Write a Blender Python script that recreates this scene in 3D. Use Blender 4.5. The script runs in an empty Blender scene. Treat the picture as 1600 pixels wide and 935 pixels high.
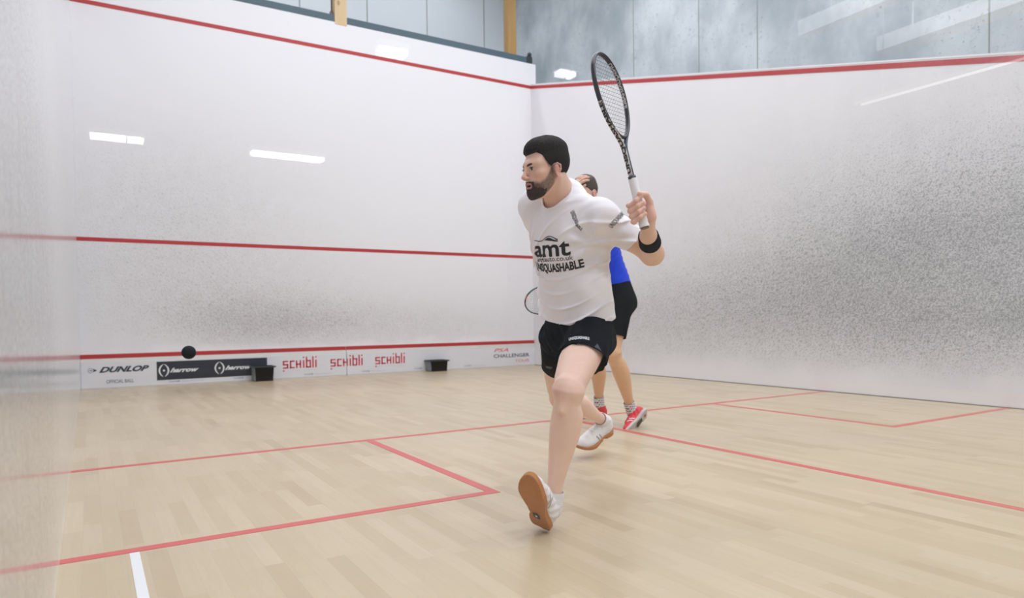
import bpy, bmesh, math, random
import numpy as np
from mathutils import Vector, Matrix, Euler
from mathutils.bvhtree import BVHTree
sc = bpy.context.scene
COL = sc.collection
random.seed(7)
PI = math.pi

# ------------------------------------------------------------------ camera, world, exposure
CAM_F, CAM_SHIFT = 1084.0948, 58.2254          # focal length and lens shift in pixels of a 1600x935 frame
CAM_POS = np.array([0.1006, -0.0691, 0.7784])
_yaw, _pit, _rol = 0.5471, -0.0256, -0.0133
_F = np.array([math.sin(_yaw)*math.cos(_pit), math.cos(_yaw)*math.cos(_pit), math.sin(_pit)])
_r = np.array([math.cos(_yaw), -math.sin(_yaw), 0.0]); _u = np.cross(_r, _F)
_R = _r*math.cos(_rol)+_u*math.sin(_rol); _U = -_r*math.sin(_rol)+_u*math.cos(_rol)
cd = bpy.data.cameras.new('camera'); cam = bpy.data.objects.new('camera', cd); COL.objects.link(cam)
cam.matrix_world = Matrix(((_R[0], _U[0], -_F[0], CAM_POS[0]), (_R[1], _U[1], -_F[1], CAM_POS[1]), (_R[2], _U[2], -_F[2], CAM_POS[2]), (0, 0, 0, 1)))
cd.sensor_width = 36.0; cd.lens = CAM_F/1600*36; cd.shift_y = CAM_SHIFT/1600
cd.clip_start = 0.02; cd.clip_end = 200
cd.dof.use_dof = True; cd.dof.focus_distance = 2.75; cd.dof.aperture_fstop = 3.2
sc.camera = cam

def at(u, v, d):
    """the point seen at picture position (u, v) at distance d along the viewing axis"""
    return CAM_POS + (_R*(u-800)/CAM_F + _U*(467.5+CAM_SHIFT-v)/CAM_F + _F)*d

w = bpy.data.worlds.new('world'); sc.world = w; w.use_nodes = True
w.node_tree.nodes['Background'].inputs[0].default_value = (0.85, 0.92, 1.0, 1)
w.node_tree.nodes['Background'].inputs[1].default_value = 1.0
sc.view_settings.view_transform = 'Standard'; sc.view_settings.look = 'None'
sc.view_settings.gamma = 1; sc.view_settings.use_curve_mapping = False
sc.view_settings.exposure = 0.0
sc.cycles.max_bounces = 8; sc.cycles.diffuse_bounces = 5; sc.cycles.glossy_bounces = 3
sc.cycles.transparent_max_bounces = 12
sc.cycles.sample_clamp_indirect = 6
HALL_LAMP_W = 39.5            # power of each high-bay lamp
HALL_LAMP_COL = (0.92, 0.945, 1.0)

# ------------------------------------------------------------------ object helpers
def tag(o, label=None, cat=None, group=None, kind=None):
    if label: o['label'] = label
    if cat: o['category'] = cat
    if group: o['group'] = group
    if kind: o['kind'] = kind
    return o
def empty(name, loc=(0, 0, 0)):
    o = bpy.data.objects.new(name, None); COL.objects.link(o); o.location = loc; o.empty_display_size = 0.1
    return o
def link_mesh(name, me, mat=None, parent=None):
    o = bpy.data.objects.new(name, me); COL.objects.link(o)
    if mat is not None and not me.materials:
        for m in (mat if isinstance(mat, (list, tuple)) else [mat]): me.materials.append(m)
    if parent is not None:
        o.parent = parent
        # every mesh is written in world coordinates: keep it there
        base = parent
        loc = Vector((0, 0, 0))
        while base is not None:
            loc += base.location; base = base.parent
        me.transform(Matrix.Translation(-loc))
    return o
def obj(name, bm, mat=None, parent=None, smooth=False):
    me = bpy.data.meshes.new(name); bm.to_mesh(me); bm.free()
    if smooth: me.shade_smooth()
    return link_mesh(name, me, mat, parent)
def bx(bm, lo, hi, bevel=0.0, mi=0):
    x0, y0, z0 = lo; x1, y1, z1 = hi
    vs = [bm.verts.new(p) for p in ((x0, y0, z0), (x1, y0, z0), (x1, y1, z0), (x0, y1, z0), (x0, y0, z1), (x1, y0, z1), (x1, y1, z1), (x0, y1, z1))]
    fs = [bm.faces.new([vs[i] for i in f]) for f in ((3, 2, 1, 0), (4, 5, 6, 7), (0, 1, 5, 4), (1, 2, 6, 5), (2, 3, 7, 6), (3, 0, 4, 7))]
    for f in fs: f.material_index = mi
    if bevel > 0:
        es = list({e for f in fs for e in f.edges})
        bmesh.ops.bevel(bm, geom=es, offset=bevel, segments=2, affect='EDGES', profile=0.6)
def box_obj(name, lo, hi, mat, parent=None, bevel=0.0, kind=None):
    bm = bmesh.new(); bx(bm, lo, hi, bevel); o = obj(name, bm, mat, parent)
    if kind: o['kind'] = kind
    return o
def quad(bm, pts, mi=0):
    f = bm.faces.new([bm.verts.new(p) for p in pts]); f.material_index = mi; return f
def prism(bm, pts2, fn, h):
    """outline pts2 (a,b) mapped by fn(a,b,c) and extruded from c=0 to c=h"""
    lo = [bm.verts.new(fn(a, b, 0)) for a, b in pts2]; hi = [bm.verts.new(fn(a, b, h)) for a, b in pts2]
    n = len(pts2)
    bm.faces.new(lo[::-1]); bm.faces.new(hi)
    for i in range(n): bm.faces.new((lo[i], lo[(i+1) % n], hi[(i+1) % n], hi[i]))
    bmesh.ops.recalc_face_normals(bm, faces=bm.faces)
def tube(bm, pts, rad, seg=10, closed=False, cap=True, mi=0, flat=None):
    """sweep a circle (or an ellipse: rad=(a,b) with a along 'flat') along pts"""
    P = [Vector(p) for p in pts]; n = len(P); rings = []
    prev = None
    for i in range(n):
        t = (P[(i+1) % n]-P[i-1]) if closed else (P[min(i+1, n-1)]-P[max(i-1, 0)])
        t.normalize()
        if flat is not None: a = Vector(flat); a = (a-t*a.dot(t)).normalized()
        elif prev is None:
            a = Vector((0, 0, 1)) if abs(t.z) < 0.9 else Vector((1, 0, 0)); a = (a-t*a.dot(t)).normalized()
        else: a = (prev-t*prev.dot(t)).normalized()
        prev = a; b = t.cross(a)
        r = rad(i/(n-1)) if callable(rad) else rad
        ra, rb = r if isinstance(r, tuple) else (r, r)
        rings.append([bm.verts.new(P[i]+a*(ra*math.cos(2*PI*k/seg))+b*(rb*math.sin(2*PI*k/seg))) for k in range(seg)])
    for i in range(n if closed else n-1):
        A, B = rings[i], rings[(i+1) % n]
        for k in range(seg):
            f = bm.faces.new((A[k], A[(k+1) % seg], B[(k+1) % seg], B[k])); f.material_index = mi; f.smooth = True
    if cap and not closed:
        bm.faces.new(rings[0][::-1]).material_index = mi; bm.faces.new(rings[-1]).material_index = mi

# ------------------------------------------------------------------ node helpers
class NT:
    """small expression builder over shader math nodes"""
    def __init__(s, name):
        s.m = bpy.data.materials.new(name); s.m.use_nodes = True; s.t = s.m.node_tree; s.N = s.t.nodes; s.L = s.t.links
        s.b = s.N['Principled BSDF']; s.out = s.N['Material Output']
    def node(s, typ, **kw):
        n = s.N.new(typ)
        for k, v in kw.items(): setattr(n, k, v)
        return n
    def set(s, sock, v):
        if hasattr(v, 'is_output') or isinstance(v, bpy.types.NodeSocket): s.L.new(v, sock)
        else: sock.default_value = v
    def math(s, op, a, b=0.0, c=0.0, clamp=False):
        n = s.node('ShaderNodeMath', operation=op, use_clamp=clamp)
        s.set(n.inputs[0], a); s.set(n.inputs[1], b); s.set(n.inputs[2], c)
        return n.outputs[0]
    def add(s, a, b): return s.math('ADD', a, b)
    def sub(s, a, b): return s.math('SUBTRACT', a, b)
    def mul(s, a, b): return s.math('MULTIPLY', a, b)
    def gauss(s, x, y, cx, cy, sx, sy):
        a = s.math('POWER', s.math('ABSOLUTE', s.mul(s.sub(x, cx), 1/sx)), 2.0); b = s.math('POWER', s.math('ABSOLUTE', s.mul(s.sub(y, cy), 1/sy)), 2.0)
        return s.math('EXPONENT', s.mul(s.add(a, b), -1.0))
    def step(s, x, lo, hi):
        n = s.node('ShaderNodeMapRange', interpolation_type='SMOOTHSTEP')
        s.set(n.inputs['Value'], x); s.set(n.inputs['From Min'], lo); s.set(n.inputs['From Max'], hi)
        n.inputs['To Min'].default_value = 0; n.inputs['To Max'].default_value = 1
        return n.outputs[0]
    def pos(s):
        g = s.node('ShaderNodeNewGeometry'); x = s.node('ShaderNodeSeparateXYZ'); s.L.new(g.outputs['Position'], x.inputs[0])
        return x.outputs[0], x.outputs[1], x.outputs[2]
    def vec(s, x, y, z=0.0):
        n = s.node('ShaderNodeCombineXYZ'); s.set(n.inputs[0], x); s.set(n.inputs[1], y); s.set(n.inputs[2], z); return n.outputs[0]
    def noise(s, v, scale, detail=2.0, rough=0.5):
        n = s.node('ShaderNodeTexNoise'); s.L.new(v, n.inputs['Vector']); n.inputs['Scale'].default_value = scale
        n.inputs['Detail'].default_value = detail; n.inputs['Roughness'].default_value = rough; return n.outputs['Fac']
    def mix(s, f, a, b):
        n = s.node('ShaderNodeMix', data_type='RGBA'); s.set(n.inputs[0], f)
        s.set(n.inputs[6], a); s.set(n.inputs[7], b); return n.outputs[2]
    def bump(s, h, strength=0.3, dist=0.01):
        n = s.node('ShaderNodeBump'); s.L.new(h, n.inputs['Height']); n.inputs['Strength'].default_value = strength
        n.inputs['Distance'].default_value = dist; s.L.new(n.outputs[0], s.b.inputs['Normal'])
def c4(c): return (c[0], c[1], c[2], 1.0)
def srgb(r, g, b):
    f = lambda x: (x/255/12.92) if x/255 <= 0.04045 else ((x/255+0.055)/1.055)**2.4
    return (f(r), f(g), f(b))
def simple(name, col, rough=0.5, metal=0.0, spec=0.5, var=0.0, vscale=8.0, emis=None, sheen=0.0, bump=0.0, bscale=200.0):
    t = NT(name); b = t.b
    b.inputs['Roughness'].default_value = rough; b.inputs['Metallic'].default_value = metal
    b.inputs['Specular IOR Level'].default_value = spec; b.inputs['Base Color'].default_value = c4(col)
    if sheen: b.inputs['Sheen Weight'].default_value = sheen
    if var or bump:
        tc = t.node('ShaderNodeTexCoord').outputs['Object']
        if var:
            n = t.noise(tc, vscale, 4)
            lo = [max(0, x*(1-var)) for x in col]; hi = [min(1, x*(1+var)) for x in col]
            t.L.new(t.mix(n, c4(lo), c4(hi)), b.inputs['Base Color'])
        if bump: t.bump(t.noise(tc, bscale, 3), bump, 0.002)
    if emis:
        b.inputs['Emission Color'].default_value = c4(emis[0]); b.inputs['Emission Strength'].default_value = emis[1]
    return t.m

# ------------------------------------------------------------------ lettering
def text_bm(body, height, bold=0.0, xs=1.0, shear=0.0, space=1.0, res=3):
    """text as a flat bmesh, lower left corner at the origin, capitals 'height' tall; returns bm, width"""
    cu = bpy.data.curves.new('t', 'FONT'); cu.body = body; cu.size = 1.0; cu.offset = bold; cu.shear = shear
    cu.space_character = space; cu.resolution_u = res; cu.fill_mode = 'FRONT'
    o = bpy.data.objects.new('t', cu); COL.objects.link(o)
    dg = bpy.context.evaluated_depsgraph_get()
    me = bpy.data.meshes.new_from_object(o.evaluated_get(dg))
    bpy.data.objects.remove(o); bpy.data.curves.remove(cu)
    bm = bmesh.new(); bm.from_mesh(me); bpy.data.meshes.remove(me)
    s = height/0.69
    x0 = min(v.co.x for v in bm.verts)
    for v in bm.verts: v.co = Vector(((v.co.x-x0)*s*xs, v.co.y*s, 0))
    wd = max(v.co.x for v in bm.verts)
    return bm, wd
def fit_text(body, width, height, **kw):
    bm, wd = text_bm(body, height, **kw)
    for v in bm.verts: v.co.x *= width/wd
    return bm
def solid_text(bm, depth):
    r = bmesh.ops.extrude_face_region(bm, geom=list(bm.faces))
    for v in [g for g in r['geom'] if isinstance(g, bmesh.types.BMVert)]: v.co.z += depth
    bmesh.ops.recalc_face_normals(bm, faces=bm.faces)
def poly2(bm, pts):
    bm.faces.new([bm.verts.new((a, b, 0)) for a, b in pts])
def stroke2(bm, pts, wd):
    """flat stroke of given width (a number or one per point) along pts"""
    n = len(pts); L = []; Rr = []
    for i in range(n):
        a = Vector(pts[max(i-1, 0)]); b = Vector(pts[min(i+1, n-1)]); t = (b-a).normalized(); q = Vector((-t.y, t.x))
        ww = (wd[i] if isinstance(wd, (list, tuple)) else wd)/2; p = Vector(pts[i])
        A = p+q*ww; B = p-q*ww
        L.append(bm.verts.new((A.x, A.y, 0))); Rr.append(bm.verts.new((B.x, B.y, 0)))
    for i in range(n-1): bm.faces.new((Rr[i], Rr[i+1], L[i+1], L[i]))
def place_flat(bm, origin, ax, ay):
    ax = Vector(ax); ay = Vector(ay); az = ax.cross(ay); o = Vector(origin)
    for v in bm.verts: v.co = o+ax*v.co.x+ay*v.co.y+az*v.co.z

# ================================================================== THE SETTING
CW, CL = 6.433, 9.627          # court width and length
RED = simple('court_line_red', srgb(180, 44, 48), 0.45)
RED_FLOOR = simple('floor_line_red', srgb(200, 78, 80), 0.35)

# ---- maple floor: strips run along the court, staggered staves of different tone
t = NT('maple_floor'); X, Y, Z = t.pos()
sx = t.mul(X, 1/0.062); ix = t.math('FLOOR', sx)
wn = t.node('ShaderNodeTexWhiteNoise', noise_dimensions='1D'); t.L.new(ix, wn.inputs['W'])
sy = t.add(t.mul(Y, 1/0.52), t.mul(wn.outputs['Value'], 7.31)); iy = t.math('FLOOR', sy)
w2 = t.node('ShaderNodeTexWhiteNoise', noise_dimensions='2D'); t.L.new(t.vec(ix, iy), w2.inputs['Vector'])
rmp = t.node('ShaderNodeValToRGB'); t.L.new(w2.outputs['Value'], rmp.inputs[0])
e = rmp.color_ramp.elements; e[0].position = 0; e[0].color = c4(srgb(180, 160, 131)); e[1].position = 1; e[1].color = c4(srgb(199, 181, 153))
for p_, cc in ((0.12, (187, 168, 138)), (0.5, (192, 174, 145)), (0.85, (196, 178, 150))):
    el = e.new(p_); el.color = c4(srgb(*cc))
gr = t.noise(t.vec(t.mul(X, 60.0), t.add(t.mul(Y, 3.0), t.mul(wn.outputs['Value'], 31.0))), 1.0, 5, 0.6)
col = t.mix(t.mul(t.step(gr, 0.35, 0.8), 0.22), rmp.outputs[0], c4(srgb(164, 144, 116)))
big = t.noise(t.vec(X, Y), 0.55, 3)
col = t.mix(t.mul(t.step(big, 0.4, 0.75), 0.16), col, c4(srgb(168, 160, 144)))
# hairline joints between the strips
fx = t.math('ABSOLUTE', t.sub(t.math('FRACT', sx), 0.5)); fy = t.math('ABSOLUTE', t.sub(t.math('FRACT', sy), 0.5))
jt = t.math('MAXIMUM', t.step(fx, 0.485, 0.5), t.step(fy, 0.497, 0.5))
col = t.mix(t.mul(jt, 0.25), col, c4(srgb(140, 115, 88)))
# pale scuffs left by shoes
sf = t.noise(t.vec(t.mul(X, 1.0), t.mul(Y, 1.4)), 5.0, 6, 0.7)
col = t.mix(t.mul(t.step(sf, 0.62, 0.75), 0.25), col, c4(srgb(214, 206, 192)))
t.L.new(col, t.b.inputs['Base Color'])
t.L.new(t.add(0.26, t.mul(t.noise(t.vec(X, Y), 3.0, 4), 0.18)), t.b.inputs['Roughness'])
t.b.inputs['Specular IOR Level'].default_value = 0.45
t.b.inputs['Coat Weight'].default_value = 0.20; t.b.inputs['Coat Roughness'].default_value = 0.18
MAPLE = t.m

def plaster(name, ax, spots, mk=0.42, gk=0.55, gc=(168, 168, 168), base=(235, 234, 238), rough=0.5, low_band=None, streak=(1.0, 2.2), coat=0.0):
    """white court plaster with the dark dashes that balls leave; spots = (centre, spread, strength) of where they gather"""
    t = NT(name); X, Y, Z = t.pos(); A = X if ax == 'x' else Y
    D = 0.0
    for (ca, cz, sa, sz, k) in spots:
        D = t.add(D, t.mul(t.gauss(A, Z, ca, cz, sa, sz), k))
    if low_band:
        D = t.mul(D, t.step(t.add(Z, t.mul(t.sub(t.noise(t.vec(A, Z), 1.7, 3), 0.5), 0.35)), low_band[0], low_band[1]))
    D = t.math('MINIMUM', D, 1.0)
    v = t.vec(t.add(t.mul(A, streak[0]), t.mul(Z, 0.35)), t.mul(Z, streak[1]**-1*1.5))
    n1 = t.noise(v, 40.0, 3, 0.65); n2 = t.noise(t.vec(t.sub(A, t.mul(Z, .5)), t.mul(Z, .8)), 95.0, 2, 0.6)
    n3 = t.noise(t.vec(A, Z), 6.0, 4, 0.6)
    m1 = t.step(n1, t.sub(0.66, t.mul(D, 0.20)), t.sub(0.78, t.mul(D, 0.14)))
    m2 = t.step(n2, t.sub(0.64, t.mul(D, 0.20)), t.sub(0.76, t.mul(D, 0.14)))
    m = t.mul(t.math('MAXIMUM', t.mul(m1, .8), m2), t.math('MINIMUM', t.add(t.mul(D, 1.2), 0.10), 1.0))
    col = t.mix(t.mul(t.mul(D, gk), t.add(0.45, t.mul(n3, 1.1))), c4(srgb(*base)), c4(srgb(*gc)))
    col = t.mix(t.mul(m, mk), col, c4(srgb(108, 110, 110)))
    t.L.new(col, t.b.inputs['Base Color'])
    t.b.inputs['Roughness'].default_value = rough
    t.b.inputs['Specular IOR Level'].default_value = 0.5
    if coat:
        t.b.inputs['Coat Weight'].default_value = coat; t.b.inputs['Coat Roughness'].default_value = 0.13
    t.bump(t.noise(t.vec(A, Z), 120.0, 3), 0.12, 0.002)
    return t.m
PL_FRONT = plaster('front_wall_plaster', 'x', [(2.0, 0.74, 1.4, 0.38, 0.50), (4.5, 0.7, 2.2, 0.40, 0.40), (1.0, 2.3, 1.9, 1.1, 0.50), (1.6, 1.2, 3.2, .7, .36)], low_band=(0.40, 0.52), mk=.58, gk=.48, gc=(176, 170, 170))
PL_RIGHT = plaster('right_wall_plaster', 'y', [(2.5, 1.00, 2.0, 0.80, 0.90), (5.2, 0.85, 2.3, 0.80, 0.60), (7.8, 0.7, 2.0, 0.65, 0.36), (3.0, 2.0, 3.2, .8, .48)], base=(233, 231, 235), low_band=(0.02, 0.36), mk=.82)
PL_LEFT = plaster('left_wall_plaster', 'y', [(1.0, 0.7, 1.6, 0.9, 1.3), (5.0, 1.0, 3.5, 1.6, 0.55)], base=(220, 221, 226), rough=0.28, low_band=(0.0, 0.1), coat=0.8, mk=.7, streak=(1.0, 9.0))

fl = box_obj('floor', (-3.0, -12.6, -0.2), (9.0, 12.2, 0.0), MAPLE, kind='structure')
LT = 0.0012
def fline(name, x0, y0, x1, y1, mat=RED_FLOOR):
    return box_obj(name, (x0, y0, 0.0), (x1, y1, LT), mat, fl)
YS, YB, WB = 4.256, 2.627, 1.632
fline('short_line', 0.0, YS-.025, CW, YS+.025)
fline('half_court_line', CW/2-.025, 0.02, CW/2+.025, YS-.025)
fline('service_box_line', WB-.025, YB-.025, WB+.025, YS-.025)
fline('service_box_line', 0.0, YB-.025, WB-.025, YB+.025)
fline('service_box_line', CW-WB-.025, YB-.025, CW-WB+.025, YS-.025)
fline('service_box_line', CW-WB+.025, YB-.025, CW, YB+.025)
tl = fline('white_tape', 0.198, 0.6, 0.228, YB-.03, simple('floor_tape_white', srgb(222, 222, 226), 0.4)); tl['label'] = 'strip of white tape'

# ---- walls of the court
wf = box_obj('wall_front', (-0.12, CL, 0.0), (CW+0.10, CL+0.2, 4.985), PL_FRONT, kind='structure')
box_obj('service_line', (0.0, CL-0.002, 1.768), (CW, CL, 1.815), RED, wf)
box_obj('out_line', (0.0, CL-0.004, 4.572), (CW, CL, 4.622), RED, wf)
def side_wall(name, x0, x1, mat, xin):
    """side wall whose top follows the sloping out line"""
    bm = bmesh.new()
    ztop = lambda y: 2.13+(4.60-2.13)*y/CL
    pts = [(0.0, 0.0), (CL, 0.0), (CL, ztop(CL)+.035), (0.0, ztop(0)+.035)]
    prism(bm, pts, lambda a, b, c: (x0+c, a, b), x1-x0)
    o = obj(name, bm, mat); o['kind'] = 'structure'
    bm = bmesh.new()
    a, b = (xin-0.003, xin) if xin > 1 else (xin, xin+0.003)
    pts = [(0.0, ztop(0)-.028), (CL, ztop(CL)-.028), (CL, ztop(CL)+.022), (0.0, ztop(0)+.022)]
    prism(bm, pts, lambda p, q, c: (a+c, p, q), b-a)
    obj('out_line', bm, RED, o)
    bm = bmesh.new()
    pts = [(0.0, ztop(0)+.035), (CL, ztop(CL)+.035), (CL, ztop(CL)+.05), (0.0, ztop(0)+.05)]
    prism(bm, pts, lambda p, q, c: (x0-.004+c, p, q), x1-x0+.008)
    obj('capping_strip', bm, simple('capping_white', srgb(235, 235, 238), 0.35), o)
    return o
side_wall('wall_left', -0.12, 0.0, PL_LEFT, 0.0)
wr = side_wall('wall_right', CW, CW+0.10, PL_RIGHT, CW)
box_obj('base_joint', (CW-0.006, 0.0, 0.0), (CW, CL-.03, 0.006), simple('joint_dark', srgb(52, 58, 56), 0.7), wr)  # thin dark strip along the foot of the right wall

# ---- glass back wall (the picture is taken through it)
g = NT('back_wall_glass'); g.N.remove(g.b)
tr = g.node('ShaderNodeBsdfTransparent'); tr.inputs[0].default_value = (0.985, 0.99, 0.988, 1)
gl = g.node('ShaderNodeBsdfGlossy'); gl.inputs['Roughness'].default_value = 0.0
fr = g.node('ShaderNodeFresnel'); fr.inputs['IOR'].default_value = 1.5
mx = g.node('ShaderNodeMixShader'); ge = g.node('ShaderNodeNewGeometry')
g.L.new(g.math('MULTIPLY', g.math('MULTIPLY', fr.outputs[0], 1.8, clamp=True), g.sub(1.0, ge.outputs['Backfacing'])), mx.inputs[0]); g.L.new(tr.outputs[0], mx.inputs[1]); g.L.new(gl.outputs[0], mx.inputs[2])
g.L.new(mx.outputs[0], g.out.inputs[0]); GLASS = g.m
bm = bmesh.new()
for (a, b) in ((0.002, 2.70), (2.706, 3.70), (3.706, CW-.002)): bx(bm, (a, 0.0, 0.003), (b, 0.012, 2.13))
gb = obj('wall_back', bm, GLASS); gb['kind'] = 'structure'

# ---- the sports hall around the court
t = NT('concrete_panels'); X, Y, Z = t.pos()
n = t.noise(t.vec(t.add(X, Y), t.mul(Z, 0.6)), 1.3, 6, 0.6); n2 = t.noise(t.vec(Y, X, Z), 9.0, 5, 0.7)
col = t.mix(t.step(n, 0.3, 0.7), c4(srgb(160, 169, 176)), c4(srgb(206, 212, 216)))
col = t.mix(t.mul(t.step(n2, 0.58, 0.74), 0.40), col, c4(srgb(120, 130, 136)))
n4 = t.noise(t.vec(t.mul(Y, 1.0), X, t.mul(Z, 1.0)), 26.0, 4, 0.7); col = t.mix(t.mul(t.mul(t.step(n4, 0.60, 0.68), t.step(n, .45, .6)), 0.6), col, c4(srgb(84, 96, 102)))
vor = t.node('ShaderNodeTexVoronoi'); vor.inputs['Scale'].default_value = 3.2; t.L.new(t.vec(Y, X, Z), vor.inputs['Vector'])
col = t.mix(t.mul(t.sub(1.0, t.step(vor.outputs['Distance'], 0.03, 0.06)), 0.5), col, c4(srgb(96, 104, 108)))
t.L.new(col, t.b.inputs['Base Color']); t.b.inputs['Roughness'].default_value = 0.7; t.bump(n2, 0.2, 0.01)
CONC = t.m
HX, HY, HZ = 7.6, 12.0, 8.0
SEAM = simple('panel_joint', srgb(142, 148, 144), 0.8)
wh = box_obj('wall_right_hall', (HX, -12.4, 0.0), (HX+.2, HY+.2, HZ), CONC, kind='structure')
for yy in (8.41, 7.03, 6.02, 3.30, 2.0, 0.7, -0.6): box_obj('panel_joint', (HX-.002, yy-.007, 0.0), (HX, yy+.007, HZ), SEAM, wh)
GREYP = simple('hall_panel_grey', srgb(214, 220, 226), 0.6, var=0.06, vscale=1.5)
whf = box_obj('wall_front_hall', (-3.0, HY, 0.0), (HX, HY+.2, HZ), GREYP, kind='structure')
for xx in (-.3, 0.9, 2.1, 3.3, 4.5, 5.67, 6.9): box_obj('panel_joint', (xx-.008, HY-.003, 0.0), (xx+.008, HY, HZ), SEAM, whf)
box_obj('wall_left_hall', (-3.2, -12.4, 0.0), (-3.0, HY+.2, HZ), GREYP, kind='structure')
box_obj('wall_back_hall', (-3.0, -12.6, 0.0), (HX, -12.4, HZ), simple('rear_wall_paint', srgb(150, 150, 152), 0.7), kind='structure')
box_obj('ceiling', (-3.2, -12.6, HZ), (HX+.2, HY+.2, HZ+.2), simple('hall_ceiling_white', srgb(225, 225, 225), 0.7), kind='structure')

# steel beam lying on the front wall with its end knob, timber posts
BEAMC = simple('beam_slate_paint', srgb(72, 94, 106), 0.5, var=0.05)
b_ = empty('steel_beam', (3.2, CL+.05, 4.985)); tag(b_, 'slate blue steel beam along the top edge of the front court wall', 'beam')
bm = bmesh.new(); bx(bm, (-1.0, CL+.002, 4.986), (CW+.02, CL+.12, 5.085), 0.006); obj('beam_body', bm, BEAMC, b_)
bm = bmesh.new(); bx(bm, (CW-.07, CL-.01, 4.99), (CW+.035, CL+.13, 5.10), 0.008); obj('end_cap', bm, simple('beam_cap', srgb(40, 50, 58), 0.5), b_)
bm = bmesh.new(); tube(bm, [(CW+.0, CL+.03, 5.095), (CW+.0, CL+.03, 5.12), (CW+.0, CL+.03, 5.15), (CW, CL+.03, 5.17)], lambda s: (0.02, 0.034, 0.036, 0.022)[min(3, int(s*3+.5))], 14); obj('end_knob', bm, simple('knob_dark', srgb(30, 40, 46), 0.4), b_)
t = NT('timber_post'); X, Y, Z = t.pos()
n = t.noise(t.vec(t.mul(X, 30.0), t.mul(Y, 30.0), t.mul(Z, 2.0)), 1.0, 5, 0.6)
kn = t.node('ShaderNodeTexVoronoi'); kn.inputs['Scale'].default_value = 2.2; t.L.new(t.vec(t.mul(X, 1.5), Y, t.mul(Z, .8)), kn.inputs['Vector'])
col = t.mix(n, c4(srgb(206, 176, 132)), c4(srgb(226, 202, 164))); col = t.mix(t.mul(t.sub(1.0, t.step(kn.outputs['Distance'], .05, .10)), .6), col, c4(srgb(140, 98, 60)))
t.L.new(col, t.b.inputs['Base Color']); t.b.inputs['Roughness'].default_value = 0.6; TIMBER = t.m
t2 = NT('timber_post_ochre'); X, Y, Z = t2.pos()
n = t2.noise(t2.vec(t2.mul(X, 30.0), t2.mul(Y, 30.0), t2.mul(Z, 2.0)), 1.0, 5, 0.6)
t2.L.new(t2.mix(n, c4(srgb(150, 112, 58)), c4(srgb(186, 150, 92))), t2.b.inputs['Base Color']); t2.b.inputs['Roughness'].default_value = 0.6
def post(xc, y0, wd, zb, mat, label):
    o = empty('timber_post', (xc, y0+.06, zb)); tag(o, label, 'post')
    bm = bmesh.new(); bx(bm, (xc-wd/2, y0, zb), (xc+wd/2, y0+.14, HZ), 0.006); obj('shaft', bm, mat, o)
    return o
p1 = post(3.245, CL-.005, 0.175, 4.955, TIMBER, 'pale knotty timber post standing in front of the slate blue beam')
bm = bmesh.new(); bx(bm, (3.105, CL+.03, 5.09), (3.150, CL+.07, 5.14), .005); tube(bm, [(3.128, CL+.04, 5.12), (3.128, CL+.04, 5.5), (3.12, CL+.04, 6.2)], .012, 8); obj('bracket', bm, simple('bracket_brown', srgb(112, 92, 86), 0.5, metal=.5), p1)
post(6.10, CL+.02, 0.155, 5.08, t2.m, 'ochre timber post rising from the beam near the court corner')

# ---- high-bay lamps over the court, tube lamps under the ceiling of the viewing area
LAMP_BODY = simple('lamp_housing', srgb(210, 212, 214), 0.4)
def lamp_glow(name, s, col=(1, 1, 1)): return simple(name, (0.8, 0.8, 0.8), 0.5, emis=(col, s))
GLOW = lamp_glow('diffuser_glow', 4.0, HALL_LAMP_COL); GLOW2 = lamp_glow('tube_glow', 9.0, (1.0, 0.98, 0.95))
def hall_lamp(x, y, z, lx, ly, watt, label, group):
    o = empty('ceiling_lamp', (x, y, z)); tag(o, label, 'lamp', group)
    bm = bmesh.new(); bx(bm, (x-lx/2-.03, y-ly/2-.03, z+.012), (x+lx/2+.03, y+ly/2+.03, z+.08), .01); obj('housing', bm, LAMP_BODY, o)
    bm = bmesh.new(); bx(bm, (x-lx/2, y-ly/2, z+.002), (x+lx/2, y+ly/2, z+.014)); obj('diffuser', bm, GLOW, o)
    for sgn in (-1, 1):
        bm = bmesh.new(); tube(bm, [(x+sgn*lx*.35, y, z+.08), (x+sgn*lx*.35, y, HZ)], .006, 6); obj('hanger', bm, LAMP_BODY, o)
    ld = bpy.data.lights.new('lamp_light', 'AREA'); ld.shape = 'RECTANGLE'; ld.size = lx; ld.size_y = ly; ld.energy = watt; ld.color = HALL_LAMP_COL
    lo = bpy.data.objects.new('lamp_light', ld); COL.objects.link(lo); lo.parent = o; lo.location = (0, 0, -.004)
for x_, xw in ((0.9, 'along the left side wall'), (3.2, 'along the middle of the court'), (5.6, 'along the right side wall')):
    for y_, kw_, yw in ((-5.5, .7, 'added high over the viewing area for brightness'), (-1.3, 1.2, 'added high behind the glass back wall for front light'), (1.4, 1.15, 'high over the service boxes'), (4.2, 1.08, 'high over the short line'), (7.4, 1.0, 'high near the front wall')):  # the two rows behind the glass are added, brightening players and rear hall
        hall_lamp(x_, y_, 6.6, 1.7, 0.5, HALL_LAMP_W*kw_, 'flat white lamp '+yw+', '+xw, 'lamps over the court')
for x_, xw in ((0.8, 'left'), (3.2, 'middle'), (5.6, 'right')): hall_lamp(x_, 10.5, 7.7, 1.6, 0.4, HALL_LAMP_W*.85, 'flat white lamp between the court and the hall end wall, '+xw+' one', 'lamps over the passages')
for y_, yw in ((2.5, 'near half'), (7.5, 'far half')):
    hall_lamp(7.05, y_, 7.4, 0.4, 1.6, HALL_LAMP_W*.6, 'flat white lamp above the side passage by the concrete wall, '+yw, 'lamps over the passages')
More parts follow.
